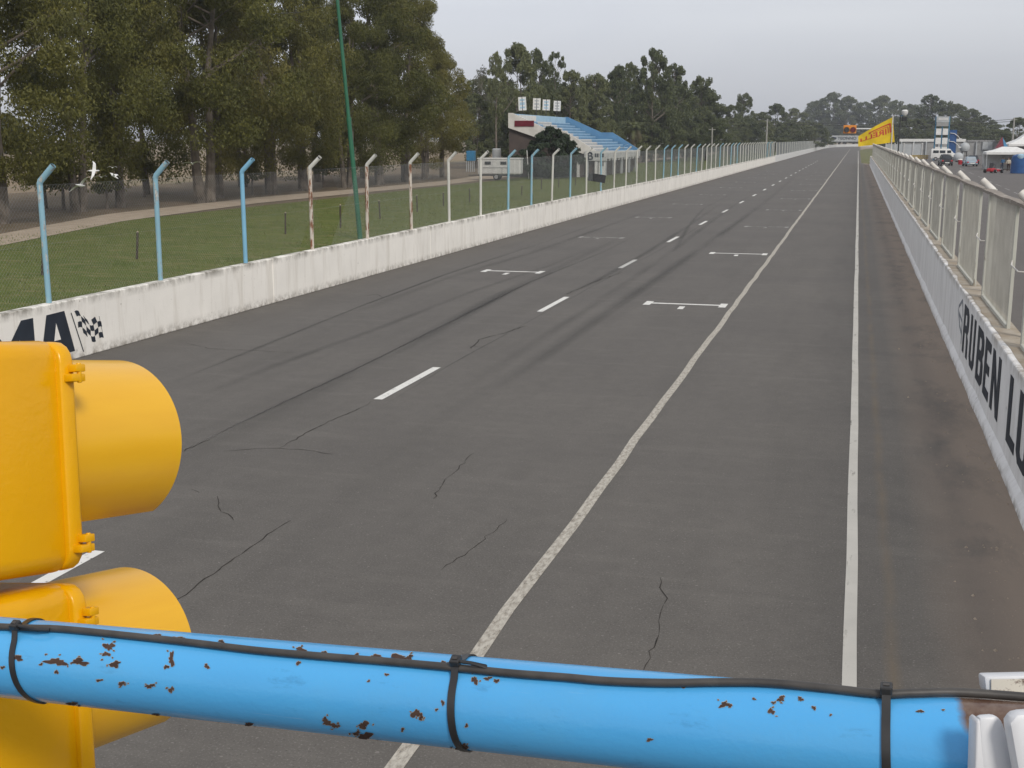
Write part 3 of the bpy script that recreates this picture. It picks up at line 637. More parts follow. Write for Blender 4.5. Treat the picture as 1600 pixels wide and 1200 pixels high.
pf = thing('panel_fence', 'cream metal panel fence with wire infill standing on the right wall', 'fence', (2.26, 0, RH))
MODL = 5.45; vsegs = []; FZ = 1.83
for k in range(-1, 35):
    y0 = 11.75 + MODL * k                      # heavy post pair, gap with the round post, thin post, then the wire panel up to the next pair
    hv = MB(); hv.box((0, y0, FZ / 2), (.07, .10, FZ)); hv.box((.02, y0 + .16, FZ / 2), (.05, .05, FZ)); hv.build('heavy_post', M['frame_cream'], pf, bevel=.006, bseg=1)
    if k < 30:
        th_ = MB(); th_.box((0, y0 + 1.72, FZ / 2), (.05, .06, FZ)); th_.build('thin_post', M['frame_cream'], pf, bevel=.005, bseg=1)
        br = MB(); br.tube([(-.02, y0 + 1.70, 1.0), (-.05, y0 + 1.5, .955), (-.02, y0 + .95, .92), (.07, y0 + .9, .92)], .012, 6); br.build('brace_hook', M['arm_white'], pf, True)
    pp = MB(); pp.tube([(.14, y0 + .9, -.05), (.14, y0 + .9, FZ + .02)], .05, 10); po = pp.build('round_post', M['post_white'], pf, True)
    aa = MB(); aa.tube([(.14, y0 + .9, FZ - .06), (.12, y0 + .93, FZ + .0), (-.07, y0 + 1.0, FZ + .175)], [.055, .06, .062], 10, hollow=True); aa.build('angled_arm', M['arm_white'], po, True)
    if k < 34:
        lo = MB(); lo.box((-.01, y0 + 1.72 + 1.86, .03), (.06, 3.7, .06)); lo.build('bottom_rail', M['frame_cream'], pf)
    near = k < 6
    ys = np.arange(y0 + 1.76, y0 + MODL - .05, .05 if near else .1); r_ = .0026 if near else .005
    for yy in ys: vsegs.append(((0, yy, .04), (0, yy, FZ - .03), r_))
    zs = np.arange(.06, FZ - .03, .05)
    for z in zs: vsegs.append(((.004, y0 + 1.72, z), (.004, y0 + MODL, z), .0019))
tr = MB()
rr = random.Random(9); yy = 6.; P = []
while yy < 200:
    P.append([(-.05, yy, FZ - .03 + rr.uniform(-.012, .012)), (.09, yy, FZ - .03), (.09, yy, FZ + .025 + rr.uniform(-.01, .01)), (-.05, yy, FZ + .02 + rr.uniform(-.012, .012))]); yy += .9
tr.loft([q for q in P if q[0][1] > 17.2]); tr.build('top_rail', M['rail_rust'], pf)
tr = MB(); tr.box((.02, 11.6, FZ), (.14, 11.2, .055)); o = tr.build('top_rail', M['arm_white'], pf); o['label'] = 'nearest white painted top rail'
V, F = wires([(a, c) for a, c, _ in vsegs], [r_ for _, _, r_ in vsegs]); rawmesh('wire_mesh', V, F, M['wire_cream'], pf)

# ------------------------------------------------------------------ trees
def tree_meshes(seed, Ht, W, base, ncl, nleaf, leaf_l, leaf_w, mats, stems=1, ragged=.35, droop=.5, csize=.075, name='tree', fill=.35, tap=.62, sh=.35):
    r = np.random.RandomState(seed); rd = random.Random(seed)
    tb = MB(); lobes = [(rd.uniform(0, 6.28), rd.uniform(.15, .95), rd.uniform(-ragged, ragged)) for _ in range(10)]
    tops = []
    for s_ in range(stems):
        px, py = rd.uniform(-.06, .06) * Ht * (stems > 1), rd.uniform(-.06, .06) * Ht * (stems > 1); sx, sy = px * .3, py * .3; pts = []
        for i in range(8):
            t = i / 7; pts.append((sx + px * t + rd.uniform(-.02, .02) * Ht * t, sy + py * t + rd.uniform(-.02, .02) * Ht * t, -.2 + t * Ht * .93))
        R0 = Ht * .019 / math.sqrt(stems) + .05
        tb.tube(pts, [R0 * 1.35] + [R0 * (1 - .9 * i / 7) + .015 for i in range(1, 8)], 8); tops.append(pts)
    C = []; Rr = []
    for i in range(ncl):
        t = r.rand() ** .85; z = base + (Ht - base) * t; th = r.rand() * 6.283
        prof = min(1., (t + .10) * 3.2) * max(.10, (1 - max(0, t - sh) / (1 - sh)) ** tap)
        f = 1 + sum(a * math.exp(-((math.atan2(math.sin(th - q), math.cos(th - q))) ** 2) / .5 - (t - h_) ** 2 / .03) for q, h_, a in lobes)
        rad_ = W / 2 * prof * f * (fill + (1 - fill) * r.rand() ** .5)
        C.append((math.cos(th) * rad_, math.sin(th) * rad_, z)); Rr.append(Ht * csize * rd.uniform(.65, 1.25) * (1 - .35 * t))
    for i, c in enumerate(C):
        if (i % 3 == 0 and c[2] > .48 * Ht) or c[2] > .85 * Ht:
            pts = tops[i % stems]; zz = max(base * .7, c[2] - .45 * math.hypot(c[0], c[1]) - .04 * Ht)
            k = min(6, max(0, int((zz + .2) / (Ht * .93) * 7))); f = ((zz + .2) / (Ht * .93) * 7) - k
            p = Vector(pts[k]).lerp(Vector(pts[k + 1]), min(1, max(0, f))); q = Vector(c); m = p.lerp(q, .5) + Vector((0, 0, -.03 * (q - p).length))
            L = (q - p).length; tb.tube([p, m, q], [.012 * L + .02, .008 * L + .015, .012], 5, cap=False)
    C = np.array(C); Rr = np.array(Rr); n = ncl * nleaf
    idx = np.repeat(np.arange(ncl), nleaf); d = r.randn(n, 3); d /= np.linalg.norm(d, axis=1)[:, None]
    off = d * (Rr[idx] * (.25 + .75 * r.rand(n) ** .5))[:, None]; off[:, 2] *= .72
    P = C[idx] + off
    ax = r.randn(n, 3); ax[:, 2] -= droop * 1.6; ax /= np.linalg.norm(ax, axis=1)[:, None]
    sd_ = np.cross(ax, r.randn(n, 3)); sd_ /= np.linalg.norm(sd_, axis=1)[:, None]
    l = leaf_l * (.6 + .8 * r.rand(n))[:, None]; w_ = leaf_w * (.6 + .8 * r.rand(n))[:, None]
    V = np.stack([P - ax * l * .5, P + sd_ * w_ * .5, P + ax * l * .5, P - sd_ * w_ * .5], 1).reshape(-1, 3)
    V[:, 2] = np.maximum(V[:, 2], .05)
    crown = bpy.data.meshes.new('crown'); crown.from_pydata(V.tolist(), [], np.arange(4 * n).reshape(-1, 4).tolist()); crown.materials.append(mats[0])
    tmp = tb.build('trunk', mats[1], None, True, fix=False); trunk = tmp.data; bpy.data.objects.remove(tmp)
    return crown, trunk
def plant(name, meshes, loc, sx, sz, rz, label, cat='tree', group=None):
    o = thing(name, label, cat, loc, rz, group)
    for nm_, me in zip(('crown', 'trunk'), meshes):
        c = bpy.data.objects.new(nm_, me); COL.objects.link(c); c.parent = o
    o.scale = (sx, sx, sz); return o
near = [tree_meshes(100 + i, 19, 11.5, 2.0, 118, 560, .215, .088, (M['leaf'], M['bark']), 2 if i % 3 else 3, .5, .7, .082, fill=.25, tap=.55, sh=.42) for i in range(6)]
row = [(43, -42.5, 18, .9, 'eucalyptus at the left edge, only its right side in the picture'), (34, -42, 18, .9, 'eucalyptus beyond the left edge of the picture, nearest of the row'), # distance along the row, offset, height, crown width factor
    (52, -41.0, 18, .9, 'leftmost tall eucalyptus of the row, behind the nearest blue fence post'),
    (61.5, -43.2, 19, .85, 'tall eucalyptus with thick trunk, above the flying white birds'),
    (66.5, -43.6, 20, .7, 'slender eucalyptus beside the bright gap in the row, left of the gap'),
    (73.0, -41.5, 20, .95, 'broad eucalyptus right of the bright gap, behind the second blue fence post'),
    (78.5, -43.5, 19, .85, 'eucalyptus between the second and third blue fence posts, pale trunk'),
    (85.5, -43.0, 19, .9, 'bushy eucalyptus behind the bright sky blue fence post'),
    (92.0, -43.2, 17.2, .85, 'eucalyptus left of the green pole with rounded top below the sky notch'),
    (99.0, -42.4, 15.8, .9, 'lower eucalyptus directly behind the green pole'),
    (106., -42.0, 18.6, .95, 'tall bushy eucalyptus right of the green pole'),
    (114., -42.6, 19.6, .8, 'tallest pointed eucalyptus at the right part of the row'),
    (121., -43.2, 15.2, .85, 'sloping eucalyptus near the right end of the row'),
    (129., -44.0, 13.2, .85, 'last and lowest eucalyptus at the right end of the row')]
for i, (y, x, h, wf, lb) in enumerate(row):
    plant('eucalyptus_tree', near[i % 6], (x, y, -.05), wf * h / 19 * 1.05, h / 19, i * 1.9, lb, group='eucalyptus row beside the dirt road')
for i, (y, x, h) in enumerate(((83, -52, 15), (98, -52, 15), (112, -51, 15), (123, -51, 13), (47, -49, 16))):
    plant('eucalyptus_tree', near[(i + 2) % 5], (x, y, -.05), h / 20, h / 19, 1 + i * 2.3, 'eucalyptus of the second row, half hidden behind the front row of tall trees', group='eucalyptus second row')
sap = tree_meshes(300, 3.2, 2.0, .9, 26, 60, .26, .12, (M['leaf'], M['bark']), 1, .4, .4, .13)
for i, (px, py, s, lb) in enumerate(((226, 300, 1.1, 'small round young tree on the dry field, left of the second blue fence post'), (72, 318, 1.0, 'thin young tree with leafy stem, right of the nearest blue fence post'), (100, 320, 1.05, 'young leafy tree under the flying white birds'),
        (168, 318, .8, 'small sapling beside the thick trunk in the bright gap'), (395, 297, .8, 'small sapling among the trunks behind the third blue post'), (505, 285, 1.0, 'young bright tree on the dry field, right of the first rusty post'))):
    g = on_ground(px, py + 8, -.05); plant('young_tree', sap, tuple(g), s, s, i * 1.3, lb, group='young trees beyond the dirt road')
far = [tree_meshes(200 + i, 20, 15, 2.5, 125, 130, .58, .28, (M['leaf_far'], M['bark']), 2, .55, .25, .082, fill=.3, tap=.42, sh=.5) for i in range(5)]
slim = [tree_meshes(230 + i, 20, 9, 9.0, 50, 90, .6, .3, (M['leaf_far'], M['bark']), 1, .55, .2, .07, fill=.3, tap=.4, sh=.55) for i in range(2)]
hedge = tree_meshes(250, 8, 12, .6, 90, 60, .8, .4, (M['leaf_far'], M['bark']), 3, .3, .2, .13)
def skyline(px, top, Y, wpx, lb, grp=None, proto=None, i=0, name='woodland_tree'):
    p = on_y(px, top, Y); h = p[2] + .06; depth = math.hypot(p[0], p[1]); wid = wpx / FPX * depth
    base = proto or far[i % 5]; nat = 9 if proto in slim else 13
    return plant(name, base, (p[0], p[1], -.06), wid / nat, h / 20, i * 1.7, lb, group=grp)
G1 = 'trees behind the grandstand'; n_ = 0
for px, top, Y, wp_, lb, pr_ in (
    (752, 104, 175, 60, 'pale sparse tree left of the dark pointed tree, behind the trailer', 's'),
    (775, 84, 165, 34, 'narrow dark pointed tree left above the grandstand', slim[0]), (812, 73, 185, 74, 'tall rounded tree above the left end of the grandstand', None),
    (838, 82, 190, 50, 'tree above the four banners', None), (868, 84, 200, 34, 'slim tree with separate round top right of the banners', slim[1]),
    (893, 114, 195, 60, 'low broad tree above the upper right corner of the grandstand', None), (930, 117, 205, 60, 'broad tree above the blue end wall of the grandstand', None),
    (965, 106, 215, 44, 'tree with feathery top right of the grandstand', None), (985, 100, 225, 40, 'feathery narrow tree beside the tallest woodland tree', slim[0]),
    (1022, 82, 225, 62, 'tallest woodland tree right of the grandstand, ragged top', None), (1056, 104, 235, 60, 'broad tree at the right shoulder of the tallest woodland tree', None),
    (1098, 121, 245, 56, 'tree at the right end of the woodland with a stepped outline', None)):
    if pr_ == 's':
        pm_ = tree_meshes(260, 20, 11, 4, 60, 40, .5, .2, (M['leaf_sparse'], M['bark']), 3, .5, .3, .085); skyline(px, top, Y, wp_, lb, None, pm_, n_)
    else: skyline(px, top, Y, wp_, lb, G1, pr_, n_)
    n_ += 1
for i in range(12):      # lower storey of the same wood
    skyline(742 + i * 33, 150 + (i * 37) % 25 + i * 2, 168 + i * 7, 62, 'mid height tree filling the wood under the taller crowns behind the grandstand', 'lower trees behind the grandstand', None, i + 3)
for i in range(11):
    skyline(755 + i * 35, 122 + (i * 31) % 22 + max(0, i - 8) * 12, 200 + i * 9, 78, 'broad tree deep in the wood behind the grandstand, below the skyline', 'deeper trees behind the grandstand', None, i + 1)
G2 = 'far tree line'
prof = [(1142, 166, 330), (1190, 176, 420), (1216, 164, 430), (1241, 171, 520), (1274, 160, 800), (1325, 152, 800), (1350, 160, 800), (1378, 151, 800), (1402, 159, 780), (1424, 165, 700), (1456, 150, 560), (1476, 158, 560), (1496, 164, 540), (1516, 172, 520), (1538, 182, 500), (1556, 195, 480)]
for i, (px, top, Y) in enumerate(prof): skyline(px, top, Y, 44, 'dark hazy tree of the far tree line beyond the end of the straight', G2, None, i)
skyline(1163, 147, 350, 38, 'round topped dark tree standing above the low tree line, left of the two utility poles', None, far[1], 2)
skyline(1303, 147, 800, 54, 'tallest bushy tree of the far tree line, above the orange light panel', None, far[3], 1)
skyline(1590, 185, 330, 40, 'separate dark tree at the right edge, behind the white tents', None, far[2], 4)
for i in range(22):
    px = 1128 + i * 20.5; Y = 300 + 20 * i if i < 8 else 800 if i < 13 else 430 + 10 * (i % 3)
    skyline(px, 186 + (i * 29) % 14 + (10 if i > 19 else 0), Y, 46, 'low hazy tree along the foot of the far tree line', 'low trees of the far tree line', None, i + 2)
for i in range(16):
    y = 95 + i * 14; x = -130 - 9 * i + (i % 3) * 14
    plant('hedge_tree', hedge, (x, y, -.06), 1.6, 1.1 + .5 * ((i * 7) % 5) / 5, i * 2.1, 'low dark tree of the distant hedge across the dry field, seen between the eucalyptus trunks', group='distant hedge across the field')
bush = tree_meshes(270, 6.5, 8.5, .3, 150, 110, .40, .2, (M['leaf_dark'], M['bark']), 3, .3, .1, .105)
bp = on_y(861, 262, 128); plant('evergreen_bush', bush, (bp[0], 128, 0), .84, .80, .4, 'large dark green evergreen bush in front of the grandstand', 'bush')
# palm with a skirt of hanging dry fronds
pc = on_y(990, 190, 190); palm = thing('palm_tree', 'short palm with hanging brownish fronds right of the grandstand', 'palm', (pc[0], 190, 0))
b = MB(); b.tube([(0, 0, -.2), (.1, 0, 3), (.15, .1, pc[2] - 1.2)], [.35, .3, .3], 10); b.build('trunk', M['bark'], palm, True)
def fronds(n, el0, el1, L, seed):
    r = random.Random(seed); b = MB()
    for _ in range(n):
        az, el = r.uniform(0, 6.28), rad(r.uniform(el0, el1)); p = Vector((.15, .1, pc[2] - 1.2 + r.uniform(-.3, .3))); ln = L * r.uniform(.8, 1.15)
        pts = []
        for k in range(6):
            pts.append(p.copy()); e = el - k * rad(20); p = p + Vector((math.cos(az) * math.cos(e), math.sin(az) * math.cos(e), math.sin(e))) * ln / 6
        s = Vector((-math.sin(az), math.cos(az), 0))
        for k in range(5):
            a, c = pts[k], pts[k + 1]
            for m in range(3):
                o_ = a.lerp(c, m / 3); w_ = .75 * (1 - k / 7)
                for sg in (-1, 1): b.add([o_, o_ + s * sg * w_ + Vector((0, 0, -.25 * w_)) + (c - a) * .5, o_ + (c - a) * .25], [(0, 1, 2)])
    return b
fronds(22, 5, 75, 3.0, 1).build('crown', M['leaf_far'], palm, fix=False); fronds(30, -60, -5, 2.9, 2).build('dry_fronds', M['leaf_dry'], palm, fix=False)

# ------------------------------------------------------------------ grandstand
GY0, GY1 = 132., 159.
gs = thing('grandstand', 'blue and white stepped grandstand beside the track, left of the straight', 'grandstand', (-27.4, GY0, 0)); L = GY1 - GY0
def rowx(z): return 0
levels = []; x, z = -9.3, 6.0
for i in range(7): levels.append((x, z)); x += .68; z -= .34
x += .9; z = 3.95
up = len(levels)
for i in range(5): levels.append((x, z)); x += .68; z -= .33
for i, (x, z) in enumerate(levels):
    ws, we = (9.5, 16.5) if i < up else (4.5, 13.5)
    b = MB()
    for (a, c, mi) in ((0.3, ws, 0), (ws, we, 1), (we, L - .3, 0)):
        b.box((x, (a + c) / 2, z - .17), (.69, c - a, .34), 3 if mi == 1 else 0); b.box((x + .10, (a + c) / 2, z + .05), (.40, c - a - .05, .10), 1 if (mi == 1) else 2)  # dark risers, pale benches: shade and light between rows put into the colour
    b.build('seat_row', [M['riser_shade_blue'], M['seat_white'], M['seat_ltblue'], M['ltgrey']], gs)
b = MB(); b.box((-9.75, L / 2, 6.35), (.2, L, 1.0), 0); b.box((-9.63, 7.5, 6.45), (.05, 7.5, .62), 1); b.build('back_wall', [M['seat_ltblue'], M['seat_white']], gs)
zl = levels[up - 1][1] - .34
b = MB(); b.box((levels[up][0] - .95, L / 2, (zl + 4.4) / 2 - .2), (1.15, L, .5), 0); b.build('landing', M['seat_ltblue'], gs)
side = [(-9.85, 6.9), (-9.4, 6.9), (-4.9, 4.92), (-3.4, 4.92), (.15, 2.75), (.15, 2.0), (-9.85, 5.3)]
b = MB(); b.poly([(x, -.12, z) for x, z in side], (0, .25, 0)); b.build('end_wall', M['seat_white'], gs)
b = MB(); b.poly([(x, L - .12, z) for x, z in side], (0, .25, 0)); e = b.build('end_wall', M['side_blue'], gs); e['label'] = 'blue sloping end wall at the far end'
b = MB(); b.poly([(x, 0.2, z) for x, z in ((-9.85, 5.3), (.1, 2.0), (-.6, 0), (-9.85, 0))], (0, L - .4, 0)); b.build('under_wall', M['brown'], gs)
b = MB(); b.box((-8.0, -.16, 5.75), (2.2, .06, .62)); b.build('red_sign', M['darkred'], gs)
b = MB(); b.box((.2, L / 2, 2.3), (.15, L, .8))
for k in range(14): b.box((.2, 1 + k * (L - 2) / 13, 1.8), (.16, .5, .24))
b.build('fascia', M['offwhite'], gs)
b = MB(); b.box((.02, -.25, 2.3), (2.4, .1, 1.05)); fs = b.build('name_board', M['offwhite'], gs)
t = text_part('lettering', 'B', M['letter'], gs, axes((1, 0, 0), (0, 0, 1)), (-.92, -.31, 1.86), 1.2, 1.05, .035)
b = MB()
for q in range(4): b.box((.05 + q * .24 + (.1 if q > 1 else 0), -.31, 2.35), (.19, .02, .4))
b.build('dark_marks', M['letter'], gs)
for x_, m_ in ((-1.9, 'white'), (-.9, 'ltgrey'), (.1, 'white')):
    b = MB(); b.box((x_, -.1, .85), (.28, .28, 1.7)); b.build('pillar', M[m_], gs)
for y_ in (5, 10, 15, 20, 25):
    b = MB(); b.box((.1, y_, .95), (.25, .25, 1.9)); b.build('pillar', M['ltgrey'], gs)
b = MB(); b.box((.75, -.1, 1.0), (.75, .12, 2.0)); dr = b.build('door', M['white'], gs)
b = MB(); b.box((.75, -.17, 1.45), (.45, .03, .5)); b.build('door_window', M['grey'], dr)
gl = [('leftmost white banner on a pole above the grandstand', 817, 152, 172), ('second white banner above the grandstand, yellowish', 838, 154, 171), ('third white banner above the grandstand', 853, 156, 172), ('rightmost white banner above the grandstand', 870, 158, 173)]
for i, (lb, px, pt, pb) in enumerate(gl):
    p = on_x(px, (pt + pb) / 2, -37.2); hh = (pb - pt) / FPX * np.linalg.norm(p - EYE)
    t = thing('banner', lb, 'banner', (p[0], p[1], 6.8), group='banners above the grandstand')
    cz = p[2] - 6.8
    b = MB(); b.tube([(0, 0, 0), (0, 0, cz + hh / 2 + .1)], .05, 8); b.build('pole', M['dark'], t)
    b = MB(); b.box((.08, 0, cz), (.06, .01, hh), 0); b.v = []; b.f = []; b.m = []
    b.box((0, 0, cz), (.9, .06, hh)); pn = b.build('panel', M['white'] if i != 1 else M['paint_white'], t)
    b = MB()
    for q in (.28, 0, -.28): b.box((0, -.035, cz + q * hh), (.55, .01, hh * (.13 if q else .2)))
    b.build('faded_print', M['seat_ltblue'] if i in (0, 2) else M['ltgrey'], pn); t.rotation_euler = (0, rad(-3 if i == 0 else 2), rad(8))

# ------------------------------------------------------------------ things beyond the left fence
tg = on_ground(782, 281, 0); tr_ = thing('caravan', 'white box trailer with two small dark windows parked behind the fence', 'trailer', (tg[0], tg[1], 0), rad(8))
b = MB(); b.box((0, 0, 1.35), (4.4, 2.0, 1.55)); bd_ = b.build('body', M['offwhite'], tr_, bevel=.12)
for x_ in (-1.15, .45): b = MB(); b.box((x_, -1.02, 1.7), (.62, .04, .3)); b.build('window', M['glass'], tr_)
b = MB(); b.box((-.35, -1.02, 1.25), (2.6, .03, .06)); b.box((.3, -1.02, .9), (.05, .03, .6)); b.build('trim_strip', M['grey'], tr_)
b = MB(); b.box((0, 0, 2.16), (4.5, 2.1, .08)); b.build('roof', M['white'], tr_)
b = MB(); b.box((1.6, -1.02, 1.3), (.06, .03, 1.5)); b.build('door_edge', M['white'], tr_)
b = MB(); b.box((0, 0, .48), (4.3, 1.8, .14)); b.tube([(-2.2, 0, .48), (-3.3, 0, .45)], .05, 6); b.build('chassis', M['dark'], tr_)
def wheel(b, x, y, z, r, wd): b.tube([(x, y - wd / 2, z), (x, y + wd / 2, z)], r, 16)
for s_ in (-1, 1):
    b = MB(); wheel(b, -.3, s_ * .85, .33, .33, .2); wo_ = b.build('wheel', M['tyre'], tr_, True); b = MB(); wheel(b, -.3, s_ * .85, .33, .2, .23); b.build('rim', M['rim'], wo_)
p = on_y(776, 232, 140); q = thing('water_tank', 'pale grey cylindrical tank standing behind the white trailer', 'tank', (p[0], 140, 0))
b = MB(); b.tube([(0, 0, 1.4), (0, 0, p[2] - .1), (0, 0, p[2])], [.52, .52, .44], 16); b.build('cylinder', M['ltgrey'], q, True)
b = MB(); b.box((0, 0, .7), (.9, .9, 1.4)); b.build('stand', M['grey'], q)
p = on_y(736, 236, 150); q = thing('water_tank', 'blue box tank on a white slatted stand, left of the trailer', 'tank', (p[0], 150, 0))
b = MB(); b.box((0, 0, p[2] - .6), (1.0, .9, 1.25)); b.build('box', M['tealblue'], q, bevel=.06)
for k in range(5): b = MB(); b.box((-.5 + .25 * k, -.3, (p[2] - 1.25) / 2), (.08, .08, p[2] - 1.25)); b.build('leg', M['ltgrey'], q)
g = on_ground(826, 279, 0); q = thing('white_pole', 'thin white leaning pole right of the trailer', 'pole', tuple(g))
b = MB(); b.tube([(0, 0, 0), (-.2, 0, 2.9)], .05, 8); b.build('shaft', M['white'], q); b = MB(); b.tube([(-.2, 0, 2.88), (-.205, 0, 2.95)], .06, 8); b.build('cap', M['ltgrey'], q)

# birds
def bird(): 
    t = thing('white_bird', '', 'bird', group='white birds in flight')
    b = MB(); b.loft([[(x, r_ * math.cos(a), dz + r_ * .9 * math.sin(a)) for a in (k * math.pi / 4 for k in range(8))] for x, r_, dz in ((-.30, .006, .0), (-.2, .035, 0), (-.05, .065, -.005), (.08, .06, 0), (.15, .035, .02), (.2, .04, .03), (.25, .022, .03), (.27, .008, .028))])
    bo = b.build('body', M['bird'], t, True)
    b = MB(); b.loft([[(x, r_ * math.cos(a), .026 + r_ * math.sin(a)) for a in (0, 2.1, 4.2)] for x, r_ in ((.262, .012), (.32, .003))]); b.build('beak', M['beak'], bo)
    for s_ in (-1, 1):
        b = MB(); rings = []
        for yy, c, z, sx_ in ((.04, .17, .03, 0), (.2, .16, .10, .01), (.36, .13, .12, .0), (.5, .08, .07, -.06), (.6, .02, .03, -.12)):
            rings.append([(sx_ - c / 2, s_ * yy, z), (sx_, s_ * yy, z + .014), (sx_ + c / 2, s_ * yy, z), (sx_, s_ * yy, z - .008)])
        b.loft(rings); b.build('wing', M['bird'], t, True)
    return t
bird0 = bird()
Vr, Vu, Vf = Vector(CR), Vector(CU), Vector(CF)
bl = [(147, 267, 44, Vr + .15 * Vf, Vu - .45 * Vr + .5 * Vf, .72, 'white bird flying to the right with wings spread, upper left of the bird flock'), (126, 290, 42, Vf + .5 * Vr, .9 * Vr + .42 * Vu, .8, 'white bird with long flat wings, lowest of the flock at the left'), (178, 275, 46, .5 * Vu - .8 * Vr, Vf + .2 * Vr, .7, 'white bird in front of the thick trunk, head up'),
      (176, 262, 50, Vf + .2 * Vu, Vr, .35, 'small white bird just above the thick trunk'), (158, 277, 52, Vf, Vr + .05 * Vu, .45, 'thin white bird seen edge on, between two larger birds'), (300, 256, 56, Vf - .2 * Vu, Vr + .06 * Vu, .7, 'white bird gliding alone left of the bright sky blue post'),
      (1031, 227, 150, Vf, .9 * Vr + .4 * Vu, .9, 'white bird over the distant fence posts right of the grandstand'), (974, 231, 128, Vf, .85 * Vr + .5 * Vu, 1.0, 'white bird in front of the lower blue seats of the grandstand')]
for i, (px, py, D, hd_, wg_, sc_, lb) in enumerate(bl):
    o = bird0 if i == 0 else copy_tree(bird0); x_ = hd_.normalized(); y_ = (wg_ - x_ * wg_.dot(x_)).normalized(); z_ = x_.cross(y_)
    if z_.z < -.2: y_ = -y_; z_ = -z_
    o.matrix_world = Matrix.Translation(Vector(at_depth(px, py, D))) @ Matrix((x_, y_, z_)).transposed().to_4x4() @ Matrix.Scale(sc_, 4); o['label'] = lb

# ------------------------------------------------------------------ far end of the straight
bb = thing('billboard', 'long white billboard with dark lettering at the end of the straight', 'billboard', (-7.9, 716, 0))
b = MB(); b.box((0, 0, 4.3), (16, .2, 3.3)); b.build('panel', M['ltgrey'], bb)
for x_ in (-6, 0, 6): b = MB(); b.box((x_, .3, 1.6), (.3, .3, 3.4)); b.build('leg', M['dark'], bb)
b = MB(); b.poly([(-5.4 + 1.7 * math.cos(a), -.16, 4.5 + .75 * math.sin(a)) for a in (k * math.pi / 8 for k in range(16))], (0, .04, 0)); b.build('oval_logo', M['cloth_navy'], bb)
text_part('lettering', 'TEONNO', M['letter'], bb, axes((1, 0, 0), (0, 0, 1)), (-3.2, -.15, 3.75), 2.1, 1.12, .06, .02)
p = on_y(1328, 202, 300); lp = thing('light_panel', 'orange start light panel with two round lamps on a white arm', 'signal', (p[0], 300, 0))
b = MB(); b.box((0, 0, p[2]), (2.9, .3, 1.9)); b.build('panel', M['orange'], lp, bevel=.06)
for x_, m_ in ((-.72, 'dark'), (.72, 'darkred')):
    b = MB(); b.tube([(x_, -.16, p[2] - .1), (x_, -.42, p[2] - .14)], .55, 16); lm = b.build('lamp', M[m_], lp, True); b = MB(); b.tube([(x_, -.15, p[2] - .1), (x_, -.3, p[2] - .1)], .66, 16, hollow=True); b.build('lamp_hood', M['flag_yellow'], lm)
b = MB(); b.tube([(1.45, 0, p[2] + .1), (6.0, 0, p[2] + .1)], .14, 8); b.build('arm', M['white'], lp)
b = MB(); b.tube([(6.0, 0, 0), (6.0, 0, p[2] + .6)], .16, 8); b.build('pole', M['ltgrey'], lp)
# yellow pennant, seen from behind
FY = 206.; c = {k: on_y(*v, FY) for k, v in dict(tl=(1341, 213), tr=(1395, 183), br=(1398, 222), bl=(1341, 229)).items()}
pn = thing('yellow_flag', 'large yellow tapering flag with red lettering seen from behind', 'flag', (c['tr'][0], FY, 0))
def fl(u, v, off=0.):   # u 0..1 from the tail to the pole, v 0..1 from the bottom edge up
    lo = c['bl'] * (1 - u) + c['br'] * u; hi = c['tl'] * (1 - u) + c['tr'] * u; q = lo * (1 - v) + hi * v
    return (q[0] - c['tr'][0], .12 * math.sin(u * 9 + v) + off, q[2] + .14 * math.sin(u * math.pi) * (v - .2))
b = MB(); NUf, NVf = 18, 8; vs = [fl(i / NUf, j / NVf, o_) for o_ in (0, .02) for i in range(NUf + 1) for j in range(NVf + 1)]; n1 = NVf + 1; tot = (NUf + 1) * n1
fsx = [(o_ + i * n1 + j, o_ + (i + 1) * n1 + j, o_ + (i + 1) * n1 + j + 1, o_ + i * n1 + j + 1) for o_ in (0, tot) for i in range(NUf) for j in range(NVf)]
b.add(vs, fsx); b.build('cloth', M['flag_yellow'], pn, True)
txt = text_part('lettering', 'IRELLI', M['flag_red'], pn, Matrix.Identity(3), (0, 0, 0), 1, 1, .025, .0)
xs = [v.co.x for v in txt.data.vertices]; ys = [v.co.y for v in txt.data.vertices]; x0, x1, y1 = min(xs), max(xs), max(ys)
for v in txt.data.vertices:
    u = .80 - .74 * (v.co.x - x0) / (x1 - x0); vv = .40 + .26 * v.co.y / y1; v.co = fl(u, vv, -.03)
b = MB()
def strip(u0, u1, v0, v1):
    n = 8
    for k in range(n):
        a, d = u0 + (u1 - u0) * k / n, u0 + (u1 - u0) * (k + 1) / n; b.poly([fl(a, v0, -.03), fl(d, v0, -.03), fl(d, v1, -.03), fl(a, v1, -.03)])
strip(.34, .92, .76, .82); strip(.42, .84, .69, .72); strip(.885, .93, .42, .80); strip(.83, .86, .42, .70); strip(.30, .36, .70, .82)
b.build('long_initial', M['flag_red'], pn, fix=False)
b = MB(); b.tube([(.06, 0, 0), (.02, 0, c['tr'][2] + .25)], .09, 8); b.build('pole', M['arm_white'], pn, True)
